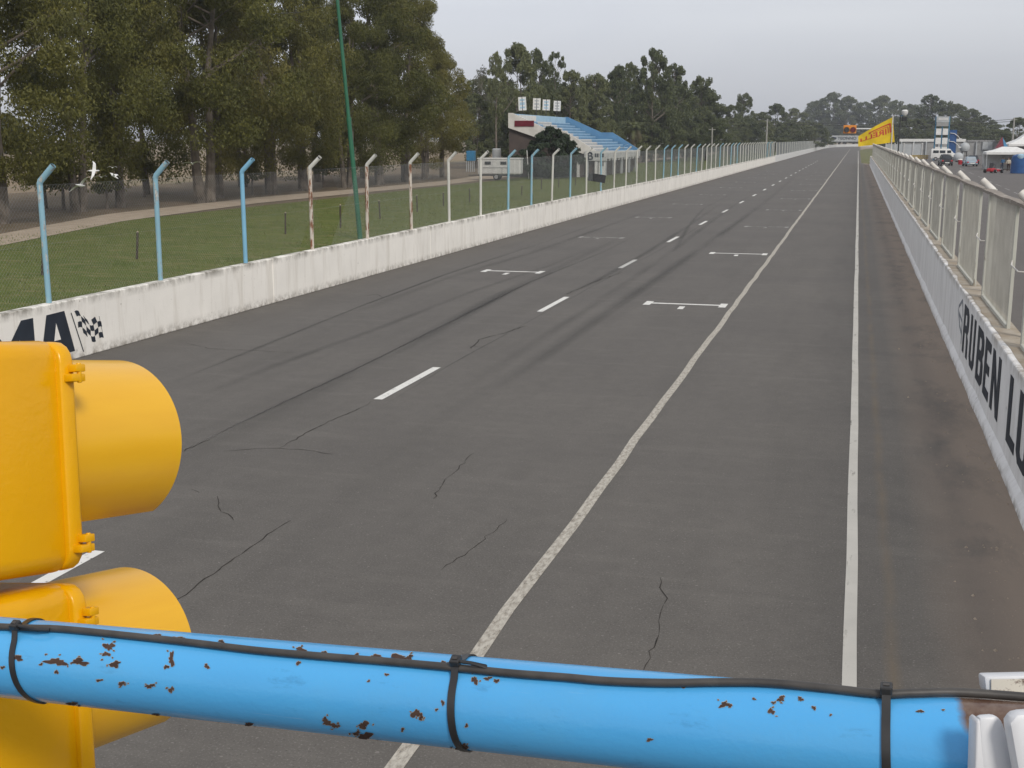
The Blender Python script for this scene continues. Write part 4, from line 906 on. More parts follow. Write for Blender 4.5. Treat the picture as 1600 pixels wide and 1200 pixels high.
# camera-and-light pole behind the panel fence
p = on_y(1407, 178, 112); q = thing('lamp_pole', 'thin dark pole with white lamp and dark box at its top behind the right fence', 'pole', (p[0], 112, 0))
b = MB(); b.tube([(0, 0, 0), (0, 0, p[2] - .1)], .06, 8); b.build('pole', M['dark'], q)
b = MB(); b.loft([[(.35 + r_ * math.cos(a), .0 + r_ * math.sin(a), z) for a in (k * math.pi / 5 for k in range(10))] for r_, z in ((.12, p[2] - .15), (.26, p[2] + .05), (.28, p[2] + .25), (.15, p[2] + .35))]); b.build('lamp', M['white'], q, True)
b = MB(); b.box((.32, 0, p[2] - .42), (.44, .3, .36)); b.build('box', M['black'], q, bevel=.03)
b = MB(); b.box((.15, 0, p[2] - .15), (.4, .06, .06)); b.build('bracket', M['tower_blue'], q)

# ------------------------------------------------------------------ utility poles and cables
def upole(px, top, Y, lb, r_=.16):
    p = on_y(px, top, Y); t = thing('utility_pole', lb, 'pole', (p[0], Y, 0), group='utility poles')
    b = MB(); b.tube([(0, 0, 0), (0, 0, p[2])], [r_ * 1.25, r_ * .8], 8); b.build('shaft', M['concrete_pole'], t, True)
    b = MB(); b.box((0, 0, p[2] - .4), (1.3, .1, .12)); b.build('crossarm', M['concrete_pole'], t); return p
a = upole(1113, 199, 240, 'pale utility pole nearest the woodland, shorter of the two left of the track', .14)
c1 = upole(1199, 186, 330, 'taller pale utility pole over the far left fence', .2)
c2 = upole(1585, 184, 300, 'pale utility pole behind the white tents at the right edge', .2)
for dz, lb in ((-.3, 'upper black cable sagging across the straight between two utility poles'), (-.75, 'lower black cable sagging across the straight between two utility poles')):
    b = MB(); P0, P1 = Vector(c1), Vector(c2); pts = []
    for k in range(25):
        t = k / 24; q = P0.lerp(P1, t); q.z += dz - 2.2 * 4 * t * (1 - t) * .5; pts.append(q)
    b.tube(pts, .05, 5); tag(b.build('overhead_cable', M['cable']), lb, 'cable')

# ------------------------------------------------------------------ paddock
X0, X1 = on_y(1402, 230, 335)[0], on_y(1572, 230, 335)[0]
pb = thing('pit_building', 'long low grey building with a white roof edge across the paddock', 'building', (X0, 335, 0)); W_ = X1 - X0
b = MB(); b.box((W_ / 2, 3, 1.7), (W_, 5.8, 3.4)); b.build('wall', M['grey'], pb)
b = MB(); b.box((W_ / 2 - W_ * .18, 3, 3.75), (W_ * .62, 6.4, .7)); b.build('roof', M['white'], pb)
b = MB(); b.box((W_ * .82, 3, 3.6), (W_ * .34, 6.2, .4)); b.build('roof', M['grey'], pb)
for k in range(9): b = MB(); b.box((1 + k * (W_ - 2) / 8, -.3, 1.7), (.3, .3, 3.4)); b.build('pillar', M['ltgrey'], pb)
b = MB(); b.box((W_ * .83, -.2, 2.4), (W_ * .09, .3, 1.9)); b.build('shutter', M['ltgrey'], pb)
wl = thing('white_fence', 'low white and tan fence at the near left of the long grey building', 'fence', (on_y(1384, 232, 300)[0], 300, 0))
b = MB(); b.box((4, 0, 1.6), (8, .12, 2.6)); b.build('panel', M['ltgrey'], wl)
for k in range(5): b = MB(); b.box((k * 2, -.15, 1.6), (.2, .2, 3.2)); b.build('post', M['offwhite'], wl)
g = on_ground(1435, 250, 0); ba = thing('plank_barrier', 'low yellow and brown plank barrier beyond the right fence', 'barrier', tuple(g))
b = MB(); b.box((0, 0, .8), (3.6, .1, .34)); b.box((0, 0, .38), (3.6, .1, .34)); b.build('plank', M['tan'], ba)
for s_ in (-1.5, 0, 1.5): b = MB(); b.box((s_, .12, .5), (.12, .12, 1.0)); b.build('post', M['brown'], ba)
# timing tower
TY = 255.; tl = on_y(1463, 182, TY); trr = on_y(1484, 182, TY); tw = thing('sign_tower', 'tall blue frame tower carrying two columns of white panels', 'tower', ((tl[0] + trr[0]) / 2, TY, 0)); tw_w = trr[0] - tl[0]
tz = tl[2]
for i, x_ in enumerate((-.5, 0, .5)): b = MB(); b.tube([(x_ * tw_w, 0, 0), (x_ * tw_w, 0, tz)], .13, 8); b.build('post', M['tower_blue'], tw)
for k in range(3):
    zc = tz - 2.9 - 1.75 * k
    for s_ in (-1, 1): b = MB(); b.box((s_ * tw_w * .25, -.2, zc), (tw_w * .40, .15, 1.2)); b.build('panel', M['white'], tw)
b = MB(); b.box((0, -.15, tz - .55), (tw_w * .95, .2, 1.1)); b.build('top_panel', M['ltgrey'], tw); b = MB(); b.box((.05, -.27, tz - .5), (tw_w * .7, .05, .5)); b.build('sign_strip', M['offwhite'], tw)
b = MB(); b.box((0, -.2, tz - 1.5), (tw_w * .9, .3, .7)); b.build('control_box', M['grey'], tw)
p = on_y(1490, 203, TY + 4); q = thing('blue_board', 'tall narrow blue board with two curved white lamp arms beside the panel tower', 'board', (p[0], TY + 4, 0))
b = MB(); b.box((0, 0, p[2] / 2), (1.3, .2, p[2])); b.build('panel', M['blue'], q)
for z_ in (p[2] - .6, p[2] - 2.2):
    b = MB(); b.tube([(-.6, -.2, z_), (.2, -.25, z_ - .1), (1.0, -.3, z_ - .7), (1.25, -.3, z_ - 1.1)], .07, 6); ar = b.build('lamp_arm', M['white'], q, True); b = MB(); b.box((1.35, -.3, z_ - 1.15), (.5, .3, .25)); b.build('lamp', M['white'], ar)

def car(name, label, loc, rz, Lc, Wc, Hc, mp_, boxy, glassm):
    t = thing(name, label, 'car', loc, rz); h0 = Hc * .55; hw = Wc / 2
    def ring(y, hw_, z0, z1, tb=.1): return [(-hw_, y, z0 + .12), (-hw_ * .97, y, (z0 + z1) / 2), (-hw_ * .9, y, z1), (hw_ * .9, y, z1), (hw_ * .97, y, (z0 + z1) / 2), (hw_, y, z0 + .12), (hw_ * .85, y, z0), (-hw_ * .85, y, z0)]
    b = MB(); b.loft([ring(-Lc / 2, hw * .86, .34, h0 * .9), ring(-Lc / 2 + .12, hw * .97, .24, h0), ring(-Lc * .2, hw, .22, h0 * 1.03), ring(Lc * .2, hw, .22, h0 * 1.0), ring(Lc / 2 - .2, hw * .94, .24, h0 * .86), ring(Lc / 2, hw * .8, .36, h0 * .72)]); bo = b.build('body', mp_, t, True, bevel=.03)
    r0 = -Lc / 2 + (.18 if boxy else .75); r1 = Lc * (.16 if boxy else .12)
    def cr(y, hw_, z): return [(-hw_, y, z), (hw_, y, z)]
    b = MB(); lo = h0 * .98; bw_, tw2 = hw * .93, hw * .74
    A = [(-bw_, r0, lo), (bw_, r0, lo), (bw_, r1 + .55, lo), (-bw_, r1 + .55, lo)]; Bq = [(-tw2, r0 + (.22 if boxy else .6), Hc), (tw2, r0 + (.22 if boxy else .6), Hc), (tw2, r1 - .25, Hc), (-tw2, r1 - .25, Hc)]
    b.loft([A, Bq]); b.build('cabin', mp_, t, True, bevel=.05)
    def lerp(p, q, k): return tuple(p[i] + (q[i] - p[i]) * k for i in range(3))
    def pane(a, bb_, c_, d_, off, nm_):
        q = MB(); P = [Vector(x) for x in (a, bb_, c_, d_)]; ctr = sum(P, Vector()) / 4; P = [ctr + (x - ctr) * .86 + Vector(off) for x in P]; q.poly(P, Vector(off) * .4); q.build(nm_, glassm if nm_ == 'rear_window' else M['glass'], t)
    pane(lerp(A[0], Bq[0], .12), lerp(A[1], Bq[1], .12), lerp(A[1], Bq[1], .9), lerp(A[0], Bq[0], .9), (0, -.02, .005), 'rear_window')
    pane(lerp(A[1], Bq[1], .12), lerp(A[2], Bq[2], .12), lerp(A[2], Bq[2], .9), lerp(A[1], Bq[1], .9), (.02, 0, .005), 'side_window')
    pane(lerp(A[0], Bq[0], .12), lerp(A[3], Bq[3], .12), lerp(A[3], Bq[3], .9), lerp(A[0], Bq[0], .9), (-.02, 0, .005), 'side_window')
    for sx_ in (-1, 1):
        for y_ in (-Lc * .31, Lc * .31):
            b = MB(); b.tube([(sx_ * (hw - .2), y_, .33), (sx_ * (hw + .01), y_, .33)], .33, 16); wl_ = b.build('wheel', M['tyre'], t, True); b = MB(); b.tube([(sx_ * (hw - .1), y_, .33), (sx_ * (hw + .025), y_, .33)], .2, 12); b.build('rim', M['rim'], wl_)
        b = MB(); b.box((sx_ * hw * .74, -Lc / 2 + .02, h0 * .8), (.28, .1, .2)); b.build('tail_light', M['red'], t)
        b = MB(); b.box((sx_ * (hw + .1), Lc * .17, h0 + .08), (.2, .1, .14)); b.build('wing_mirror', mp_, t)
    b = MB(); b.box((0, -Lc / 2 - .03, .42), (Wc * .82, .14, .2)); b.build('bumper', mp_ if not boxy else M['dark'], t, bevel=.03)
    b = MB(); b.box((0, -Lc / 2 - .11, .46), (.62, .03, .16)); b.build('number_plate', M['white'], t)
    return t
g = on_ground(1478, 259, 0); car('parked_car', 'black sport utility car parked in front of the panel tower', (g[0], g[1] + 2, 0), rad(4), 4.2, 1.8, 1.75, M['suv'], True, M['glass'])
g = on_ground(1517, 260, 0); car('parked_car', 'silver blue hatchback car parked left of the white tents', (g[0], g[1] + 2, 0), rad(5), 4.1, 1.72, 1.42, M['silver'], False, M['glass_sky'])
g = on_ground(1524, 258, 0); car('parked_car', 'dark car half hidden behind the silver blue hatchback', (g[0] + .2, g[1] + 8.5, 0), rad(3), 4.2, 1.75, 1.45, M['suv'], False, M['glass'])
g = on_ground(1474, 251, 0); q = thing('parked_van', 'white van behind the black sport utility car, under the panel tower', 'van', (g[0], g[1], 0))
b = MB(); prof_ = [(-2.4, .4), (-2.4, 2.0), (-2.2, 2.25), (1.0, 2.25), (1.7, 1.45), (2.4, 1.25), (2.5, .4)]; b.poly([(x_, -.9, z_) for x_, z_ in prof_], (0, 1.8, 0)); b.build('body', M['white'], q, True, bevel=.08)
for x_, w2 in ((-1.5, 1.0), (-.3, 1.0), (.9, .7)): b = MB(); b.box((x_, -.92, 1.7), (w2, .04, .5)); b.build('window', M['glass'], q)
for x_ in (-1.5, 1.5):
    b = MB(); wheel(b, x_, -.8, .35, .35, .25); w2_ = b.build('wheel', M['tyre'], q, True); b = MB(); wheel(b, x_, -.83, .35, .2, .26); b.build('rim', M['rim'], w2_)
for px, py, r_, hh, lb in ((1506, 250, .95, 3.4, 'larger round white tank on a frame behind the red bin'), (1497, 253, .85, 1.7, 'smaller pale round tank on the ground right of the black car')):
    g = on_ground(px, py, 0); q = thing('round_tank', lb, 'tank', tuple(g), group='round tanks beside the tower')
    zc = hh - r_; b = MB(); b.loft([[(rr2 * math.cos(a), rr2 * math.sin(a), zc + zz) for a in (k * math.pi / 8 for k in range(16))] for rr2, zz in ((.3 * r_, -r_), (.8 * r_, -.75 * r_), (r_, -.3 * r_), (r_, .3 * r_), (.75 * r_, .72 * r_), (.3 * r_, .95 * r_), (.1, r_))]); b.build('body', M['ltgrey'], q, True)
    for a in range(4): b = MB(); b.box((.6 * r_ * math.cos(a * 1.57 + .8), .6 * r_ * math.sin(a * 1.57 + .8), max(.1, zc - .6 * r_) / 2), (.1, .1, max(.1, zc - .6 * r_))); b.build('leg', M['dark'], q)
g = on_ground(1500, 257, 0); q = thing('red_bin', 'small red bin with white lid between the two parked cars', 'bin', tuple(g))
b = MB(); b.tube([(0, 0, 0), (0, 0, .75)], [.3, .38], 14); b.build('body', M['red'], q, True); b = MB(); b.tube([(0, 0, .75), (0, 0, .9)], [.4, .3], 14); b.build('lid', M['white'], q, True)
# tents
def tent(lb, loc, sx_, sy_, he, hr, rz=0, walls=True, nm='white_tent'):
    t = thing(nm, lb, 'tent', loc, rz, 'white paddock tents')
    b = MB(); e = [(-sx_ / 2, -sy_ / 2, he), (sx_ / 2, -sy_ / 2, he), (sx_ / 2, sy_ / 2, he), (-sx_ / 2, sy_ / 2, he)]; k_ = .28
    tq = [(x_ * k_, y_ * k_, hr) for x_, y_, _ in e]; mid = [(x_ * .62, y_ * .62, he + (hr - he) * .38) for x_, y_, _ in e]; lo = [(x_, y_, z_ - .35) for x_, y_, z_ in e]
    b.loft([lo, e, mid, tq]); b.build('canopy', M['white'], t, bevel=.03)
    for x_, y_, _ in e: b = MB(); b.tube([(x_ * .97, y_ * .97, 0), (x_ * .97, y_ * .97, he)], .05, 6); b.build('pole', M['ltgrey'], t)
    if walls: b = MB(); b.box((0, sy_ * .46, he / 2), (sx_ * .95, .06, he)); b.build('back_panel', M['offwhite'], t)
    return t
tent('low white tent over the two people and the red kart', (20.0, 182, 0), 6.2, 5, 2.35, 3.05)
tent('low white tent at the right edge behind the blue tarpaulin stack', (25.9, 182, 0), 5.4, 5, 2.35, 3.05)
tent('tall white tent with sloping roof behind the low tents', (27.6, 215, 0), 9, 8, 3.3, 5.3)
tent('highest white marquee at the right edge, farthest of the tents', (34.5, 235, 0), 9, 9, 4.0, 5.6)
p = on_y(1566, 214, 205); q = thing('pointed_tent', 'small pointed red and blue tent top beside the tall white tent', 'tent', (p[0], 205, 0))
b = MB(); e = [(-.95, -.95), (.95, -.95), (.95, .95), (-.95, .95)]; b.loft([[(x_, y_, 2.6) for x_, y_ in e], [(x_ * .04, y_ * .04, p[2]) for x_, y_ in e]]); b.build('roof', M['darkred'], q)
b = MB(); b.poly([(.3, -.99, 2.62), (.99, -.99, 2.62), (.05, -.06, p[2] - .02)], (0, -.02, 0)); b.build('blue_panel', M['tealblue'], q)
for x_, y_ in e: b = MB(); b.tube([(x_, y_, 0), (x_, y_, 2.6)], .05, 6); b.build('pole', M['ltgrey'], q)
for px, py, m_, w2, hh, lb in ((1541, 258, 'offwhite', 1.0, 2.0, 'tall pale cabinet under the left corner of the low tent'), (1557, 262, 'ltgrey', .8, 1.9, 'light grey locker behind the red kart'), (1551, 259, 'dark', .9, 1.15, 'dark green crate beside the light grey locker')):
    g = on_ground(px, py, 0); q = thing('cabinet', lb, 'cabinet', (g[0], g[1] + 1.5, 0)); b = MB(); b.box((0, 0, hh / 2), (w2, .7, hh)); b.build('body', M[m_], q, bevel=.03)
    b = MB(); b.box((0, -.36, hh / 2), (w2 * .85, .03, hh * .9)); d_ = b.build('door', M[m_], q); b = MB(); b.box((w2 * .3, -.385, hh / 2), (.04, .03, .2)); b.build('handle', M['dark'], d_)
g = on_ground(1593, 271, 0); q = thing('covered_stack', 'tall stack wrapped in a dark blue tarpaulin at the right edge', 'stack', (g[0] + .2, g[1] + 1, 0))
b = MB(); r = random.Random(3); b.loft([[((1.15 + .06 * r.uniform(-1, 1)) * k_ * math.cos(a), (1.0 + .06 * r.uniform(-1, 1)) * k_ * math.sin(a), z_) for a in (j * math.pi / 9 for j in range(18))] for z_, k_ in ((0, 1.02), (.5, 1), (1.0, .98), (1.6, 1), (2.05, .92), (2.25, .6), (2.3, .2))]); b.build('tarpaulin', M['blue'], q, True)
b = MB(); b.loft([[(-.15 + .42 * k_ * math.cos(a), -.75 + .3 * k_ * math.sin(a), z_) for a in (j * math.pi / 5 for j in range(10))] for z_, k_ in ((1.75, .7), (1.95, 1), (2.2, .9), (2.32, .4))]); b.build('white_bundle', M['seat_ltblue'], q, True)
# red kart
g = on_ground(1552, 270, 0); q = thing('racing_kart', 'small low red racing kart standing in front of the low tent', 'kart', (g[0], g[1], 0), rad(-35)); q.scale = (1.25, 1.25, 1.45)
b = MB(); b.loft([[(x_ - w2, y_, z0) for x_ in (0,)] + [(w2, y_, z0), (w2 * .8, y_, z1), (-w2 * .8, y_, z1)] for y_, w2, z0, z1 in ((-.85, .3, .12, .35), (-.4, .36, .1, .42), (.2, .3, .1, .32), (.7, .42, .1, .3), (.95, .34, .12, .22))]); b.build('body', M['red'], q, True, bevel=.04)
b = MB(); b.box((0, .9, .22), (.9, .16, .2)); b.build('nose', M['white'], q, bevel=.04)
b = MB(); b.box((0, -.45, .6), (.4, .12, .5), 0, Matrix.Rotation(rad(-15), 3, 'X')); b.build('seat', M['dark'], q, bevel=.03)
for x_ in (-.55, .55):
    for y_ in (-.6, .6):
        b = MB(); b.tube([(x_ - .1, y_, .15), (x_ + .1, y_, .15)], .15, 12); w2_ = b.build('wheel', M['tyre'], q, True); b = MB(); b.tube([(x_ - .11, y_, .15), (x_ + .11, y_, .15)], .07, 8); b.build('rim', M['rim'], w2_)
b = MB(); b.tube([(math.cos(a) * .15, .1 + .04 * math.sin(a), .55 + .13 * math.sin(a)) for a in (k * math.pi / 6 for k in range(13))], .015, 6); b.build('steering_wheel', M['black'], q)
# people
def person(lb, loc, rz, top, legs, bend=0., arm=0.):
    J = {}; E_ = []; V = []; Rd = []
    def add(n, p, r_, par=None):
        J[n] = len(V); x_, y_, z_ = p
        if z_ > .95 and bend: c_, s_ = math.cos(bend), math.sin(bend); y2 = y_ * c_ + (z_ - .95) * s_; z_ = .95 + (z_ - .95) * c_ - y_ * s_; y_ = y2
        V.append((x_, y_, z_)); Rd.append(r_)
        if par: E_.append((J[par], J[n]))
    add('pel', (0, 0, .95), .15); add('wai', (0, .01, 1.1), .135, 'pel'); add('che', (0, .0, 1.3), .16, 'wai'); add('nec', (0, -.01, 1.47), .06, 'che'); add('nk2', (0, 0, 1.52), .055, 'nec')
    add('hd1', (0, .03, 1.6), .085, 'nk2'); add('hd2', (0, .025, 1.70), .085, 'hd1')
    for s_, S in ((-1, 'l'), (1, 'r')):
        add('sh' + S, (s_ * .19, 0, 1.40), .065, 'che'); add('el' + S, (s_ * .25, .02 + arm * .1, 1.13), .046, 'sh' + S); add('wr' + S, (s_ * .25, .1 + arm * .25, .90 + arm * .12), .034, 'el' + S); add('ha' + S, (s_ * .245, .13 + arm * .3, .82 + arm * .15), .036, 'wr' + S)
        add('hi' + S, (s_ * .1, 0, .88), .1, 'pel'); add('kn' + S, (s_ * .11, .03, .5), .068, 'hi' + S); add('an' + S, (s_ * .115, -.02, .09), .048, 'kn' + S); add('to' + S, (s_ * .13, .14, .04), .04, 'an' + S)
    me = bpy.data.meshes.new('body'); me.from_pydata(V, E_, []); o = bpy.data.objects.new('tmp', me); COL.objects.link(o)
    sk = o.modifiers.new('s', 'SKIN'); ss = o.modifiers.new('ss', 'SUBSURF'); ss.levels = ss.render_levels = 2
    for i, sv in enumerate(me.skin_vertices[0].data): sv.radius = (Rd[i], Rd[i]); sv.use_root = (i == 0)
    bpy.context.view_layer.update(); m2 = bpy.data.meshes.new_from_object(o.evaluated_get(bpy.context.evaluated_depsgraph_get())); bpy.data.objects.remove(o)
    m2.materials.clear()
    for m_ in (top, legs, M['skin'], M['tyre']): m2.materials.append(m_)
    V_ = np.array(V); names = list(J)
    for p in m2.polygons:
        k = names[int(np.argmin(((V_ - np.array(p.center)) ** 2).sum(1)))]; p.use_smooth = True
        p.material_index = 2 if k[:2] in ('hd', 'nk', 'ha', 'wr') else 3 if k[:2] == 'to' else 1 if k[:2] in ('hi', 'kn', 'an') or k == 'pel' else 0
    t = thing('person', lb, 'person', loc, rz); b2_ = bpy.data.objects.new('body', m2); COL.objects.link(b2_); b2_.parent = t
    hc = V_[J['hd2']]; b = MB(); b.loft([[(hc[0] + r_ * math.cos(a), hc[1] - .02 + r_ * 1.1 * math.sin(a), hc[2] + z_) for a in (k * math.pi / 6 for k in range(12))] for r_, z_ in ((.085, -.02), (.098, .03), (.085, .085), (.04, .112))]); b.build('hair', M['hair'], t, True)
    b = MB(); b.loft([[(hc[0] + r_ * math.cos(a), hc[1] + .085 + y_, hc[2] - .06 + r_ * math.sin(a)) for a in (0, 1.57, 3.14, 4.71)] for r_, y_ in ((.02, 0), (.008, .035))]); b.build('nose', M['skin'], t, True)
    return t
g = on_ground(1575, 268, 0); person('person in a cream shirt and dark brown trousers standing beside the blue tarpaulin stack', tuple(g), rad(160), M['cloth_cream'], M['cloth_dark'], .1, .4)
g = on_ground(1565, 266, 0); person('person in a blue shirt bending forward behind the red kart', tuple(g), rad(200), M['cloth_blue'], M['cloth_navy'], .5, .6)
# paddock paint
for k in range(8):
    g0 = on_ground(1500 + k * 14, 263 + k * 6.2, -.016); g1 = on_ground(1500 + k * 14 + 8, 263 + k * 6.2 + 3.2, -.016)
    d = Vector((g1[0] - g0[0], g1[1] - g0[1], 0)); n = Vector((-d.y, d.x, 0)).normalized() * .06
    struct(MB().poly([(g0[0] + n.x, g0[1] + n.y, -.016), (g1[0] + n.x, g1[1] + n.y, -.016), (g1[0] - n.x, g1[1] - n.y, -.016), (g0[0] - n.x, g0[1] - n.y, -.016)]).build('paddock_line', M['paint_faint'], fix=False))

# ------------------------------------------------------------------ foreground: railing pipe, cable, ties, bracket, traffic light
R_P = .055 * PIPE_K
Rp = axes(tuple(pax), (0, 1, 0)).to_4x4()      # local x along the pipe
zx = Vector(pax).cross(Vector((0, 1, 0))).normalized(); yx = zx.cross(Vector(pax)); Rp = Matrix((Vector(pax), yx, zx)).transposed().to_4x4()
rail = thing('gantry_railing', 'thick glossy blue pipe railing with chipped paint in the foreground', 'railing', tuple(PORG)); rail.matrix_world = Matrix.Translation(Vector(PORG)) @ Rp
RI = rail.matrix_world.inverted()
xr = (RI @ Vector(at_depth(1640, 1182, 1.24 * PIPE_K))).x
def on_pipe(px, py, R):
    o_ = RI @ Vector(EYE); d = RI.to_3x3() @ Vector(ray(px, py)); a = d.y ** 2 + d.z ** 2; bq = o_.y * d.y + o_.z * d.z; cq = o_.y ** 2 + o_.z ** 2 - R * R
    disc = bq * bq - a * cq; t = (-bq - math.sqrt(disc)) / a if disc > 0 else -bq / a
    p = o_ + d * t
    if disc <= 0: k = R / math.hypot(p.y, p.z); p = Vector((p.x, p.y * k, p.z * k))
    return p
chips = [(28, 1028, 9, 4), (88, 1034, 16, 7), (124, 1034, 14, 6), (170, 1010, 8, 7), (166, 1022, 6, 4), (179, 1038, 11, 5), (268, 1030, 5, 11), (260, 1042, 4, 4), (88, 1050, 3, 4), (155, 1063, 6, 2), (190, 1068, 7, 3), (234, 1072, 7, 4), (267, 1078, 4, 5), (113, 1100, 8, 3), (244, 1117, 5, 2), (323, 1041, 4, 4), (4, 1043, 3, 3), (64, 1038, 3, 2),
    (275, 997, 14, 3), (322, 1006, 7, 3), (346, 1002, 5, 2.5), (247, 992, 5, 2), (470, 1015, 9, 3.5), (508, 1021, 8, 3), (558, 1022, 4, 1.5), (585, 1026, 13, 4), (622, 1028, 19, 5), (640, 1027, 6, 4), (695, 1036, 7, 3.5), (388, 1133, 7, 4), (466, 1036, 4, 3),
    (510, 1128, 7, 7), (523, 1134, 7, 4), (568, 1133, 9, 6), (570, 1152, 12, 8), (557, 1146, 6, 3.5), (650, 1115, 7, 8), (658, 1120, 4, 5), (629, 1140, 3, 3), (604, 1054, 3, 2.5), (576, 1064, 2, 2), (720, 1168, 9, 9), (729, 1134, 3, 3), (742, 1063, 5, 7), (762, 1060, 6, 3), (776, 1064, 4, 4), (692, 1098, 3, 4), (682, 1109, 2, 2.5),
    (1131, 1101, 8, 4.5), (1140, 1102, 4, 4), (1015, 1156, 5, 2.5), (1068, 1074, 3, 1.5), (1178, 1092, 3, 1.5), (1220, 1092, 7, 4), (1251, 1092, 5, 3), (1205, 1111, 5, 5), (1208, 1098, 3, 2), (1272, 1106, 3, 3.5), (1298, 1117, 2, 1.5), (1438, 1111, 5, 2.5), (1474, 1109, 2, 1.5)]
rc = random.Random(21)
for px, py, rx, ry in list(chips):       # small flecks broken off round the larger flakes
    if rx * ry > 18:
        for _ in range(3): chips.append((px + rc.uniform(-1.9, 1.9) * rx, py + rc.uniform(-1.8, 1.8) * ry, rc.uniform(.7, 1.9), rc.uniform(.6, 1.5)))
def chip_mesh(grow, R, keep):
    b = MB()
    for i, (px, py, rx, ry) in enumerate(chips):
        r = random.Random(i); n = 26; P = []; ph = [r.uniform(0, 6.28) for _ in range(4)]
        for k in range(n):
            a = 2 * math.pi * k / n; s_ = .82 + .24 * math.sin(2 * a + ph[0]) + .2 * math.sin(3 * a + ph[1]) + .14 * math.sin(7 * a + ph[2]) + r.uniform(-.14, .14); P.append(on_pipe(px + (rx * s_ + grow) * math.cos(a), py + (ry * s_ + grow) * math.sin(a), R))
        c_ = on_pipe(px, py, R); b.add([c_] + P, [(0, k + 1, (k + 1) % n + 1) for k in range(n)])
    return b
b = MB(); b.tube([(-2.4, 0, 0), (-.6, 0, 0), (0, 0, 0), (xr, 0, 0)], R_P, 72)       # the flaked spots are part of the pipe's own mesh
for mi_, cm in ((1, chip_mesh(.8, R_P + .0005, 1)), (2, chip_mesh(0, R_P + .0009, 1))): b.add(cm.v, cm.f, mi_)
b.build('pipe', [M['pipe'], M['chip_edge'], M['chip']], rail, True, fix=False)
# cable along the top of the pipe
RC = .0047 * PIPE_K
cp = [(-90, 975), (0, 979), (50, 981), (100, 983), (200, 993), (300, 1004), (400, 1016), (500, 1025), (600, 1033), (700, 1042), (800, 1052), (880, 1058), (950, 1064), (1040, 1067), (1120, 1066), (1200, 1067), (1300, 1076), (1375, 1084), (1425, 1083), (1500, 1082), (1600, 1081), (1690, 1080)]
pts = [on_pipe(px, py, R_P + RC + .0006) for px, py in cp]
def catmull(P, n=8):
    out = []
    for i in range(len(P) - 1):
        p0, p1, p2, p3 = P[max(0, i - 1)], P[i], P[i + 1], P[min(len(P) - 1, i + 2)]
        for k in range(n):
            t = k / n; out.append(.5 * ((2 * p1) + (p2 - p0) * t + (2 * p0 - 5 * p1 + 4 * p2 - p3) * t * t + (3 * p1 - p0 - 3 * p2 + p3) * t ** 3))
    return out + [P[-1]]
cpts = catmull(pts)
b = MB(); b.tube([rail.matrix_world @ p for p in cpts], RC, 14); tag(b.build('power_cable', M['cable'], None, True), 'long dark grey cable tied along the top of the blue pipe', 'cable')
# zip ties
def tie(px_head, py_head, px_low, py_low, lb, tail):
    t = thing('cable_tie', lb, 'cable tie', group='black cable ties round the blue pipe'); t.matrix_world = rail.matrix_world.copy()
    h = on_pipe(px_head, py_head, R_P + .012); l = on_pipe(px_low, py_low, R_P + .002)
    ah = math.atan2(h.z, h.y); al = math.atan2(l.z, l.y); k_ = (l.x - h.x) / ((al - ah + math.pi) % (2 * math.pi) - math.pi)
    rings = []; n = 72
    for i in range(n + 1):
        f = -math.pi + 2 * math.pi * i / n; a = ah + f; sh = h.x + (k_ * f if abs(f) < 2.2 else k_ * (2.2 if f > 0 else -2.2) * (math.pi - abs(f)) / (math.pi - 2.2))
        R = R_P + .0016 + (2 * RC + .001) * math.exp(-(f / .17) ** 2); wv = .0042
        rings.append([(sh + dx, math.cos(a) * (R + dr_), math.sin(a) * (R + dr_)) for dx, dr_ in ((-wv, -.001), (wv, -.001), (wv, .0007), (-wv, .0007))])
    b = MB(); b.loft(rings, caps=False); b.build('strap', M['black'], t, True)
    d = Vector((0, math.cos(ah), math.sin(ah))); s_ = Vector((0, -math.sin(ah), math.cos(ah))); c_ = Vector((h.x, 0, 0)) + d * (R_P + 2 * RC + .0035)
    Rm = Matrix((Vector((1, 0, 0)), s_, d)).transposed()
    b = MB(); b.box(c_, (.0115, .0125, .0085), 0, Rm); hd = b.build('head', M['black'], t, bevel=.0015)
    b = MB(); b.box(c_ + d * .0046, (.006, .004, .001), 0, Rm); b.build('latch', M['cable'], hd)
    if tail:
        b = MB(); q0 = c_; pts_ = [q0, q0 + Vector((.02, 0, 0)) + s_ * .004 + d * .003, q0 + Vector((.036, 0, 0)) + s_ * .003 - d * .001, q0 + Vector((tail, 0, 0)) + s_ * -.002 - d * .005]; b.tube(pts_, .0022, 8); b.build('tail', M['black'], t, True)
    return t
tie(24, 977, 18, 1040, 'black cable tie round the left end of the blue pipe, with a long tail', .05)
tie(712, 1033, 704, 1110, 'black cable tie round the middle of the blue pipe', .018)
tie(1385, 1076, 1384, 1150, 'black cable tie round the right end of the blue pipe', 0)
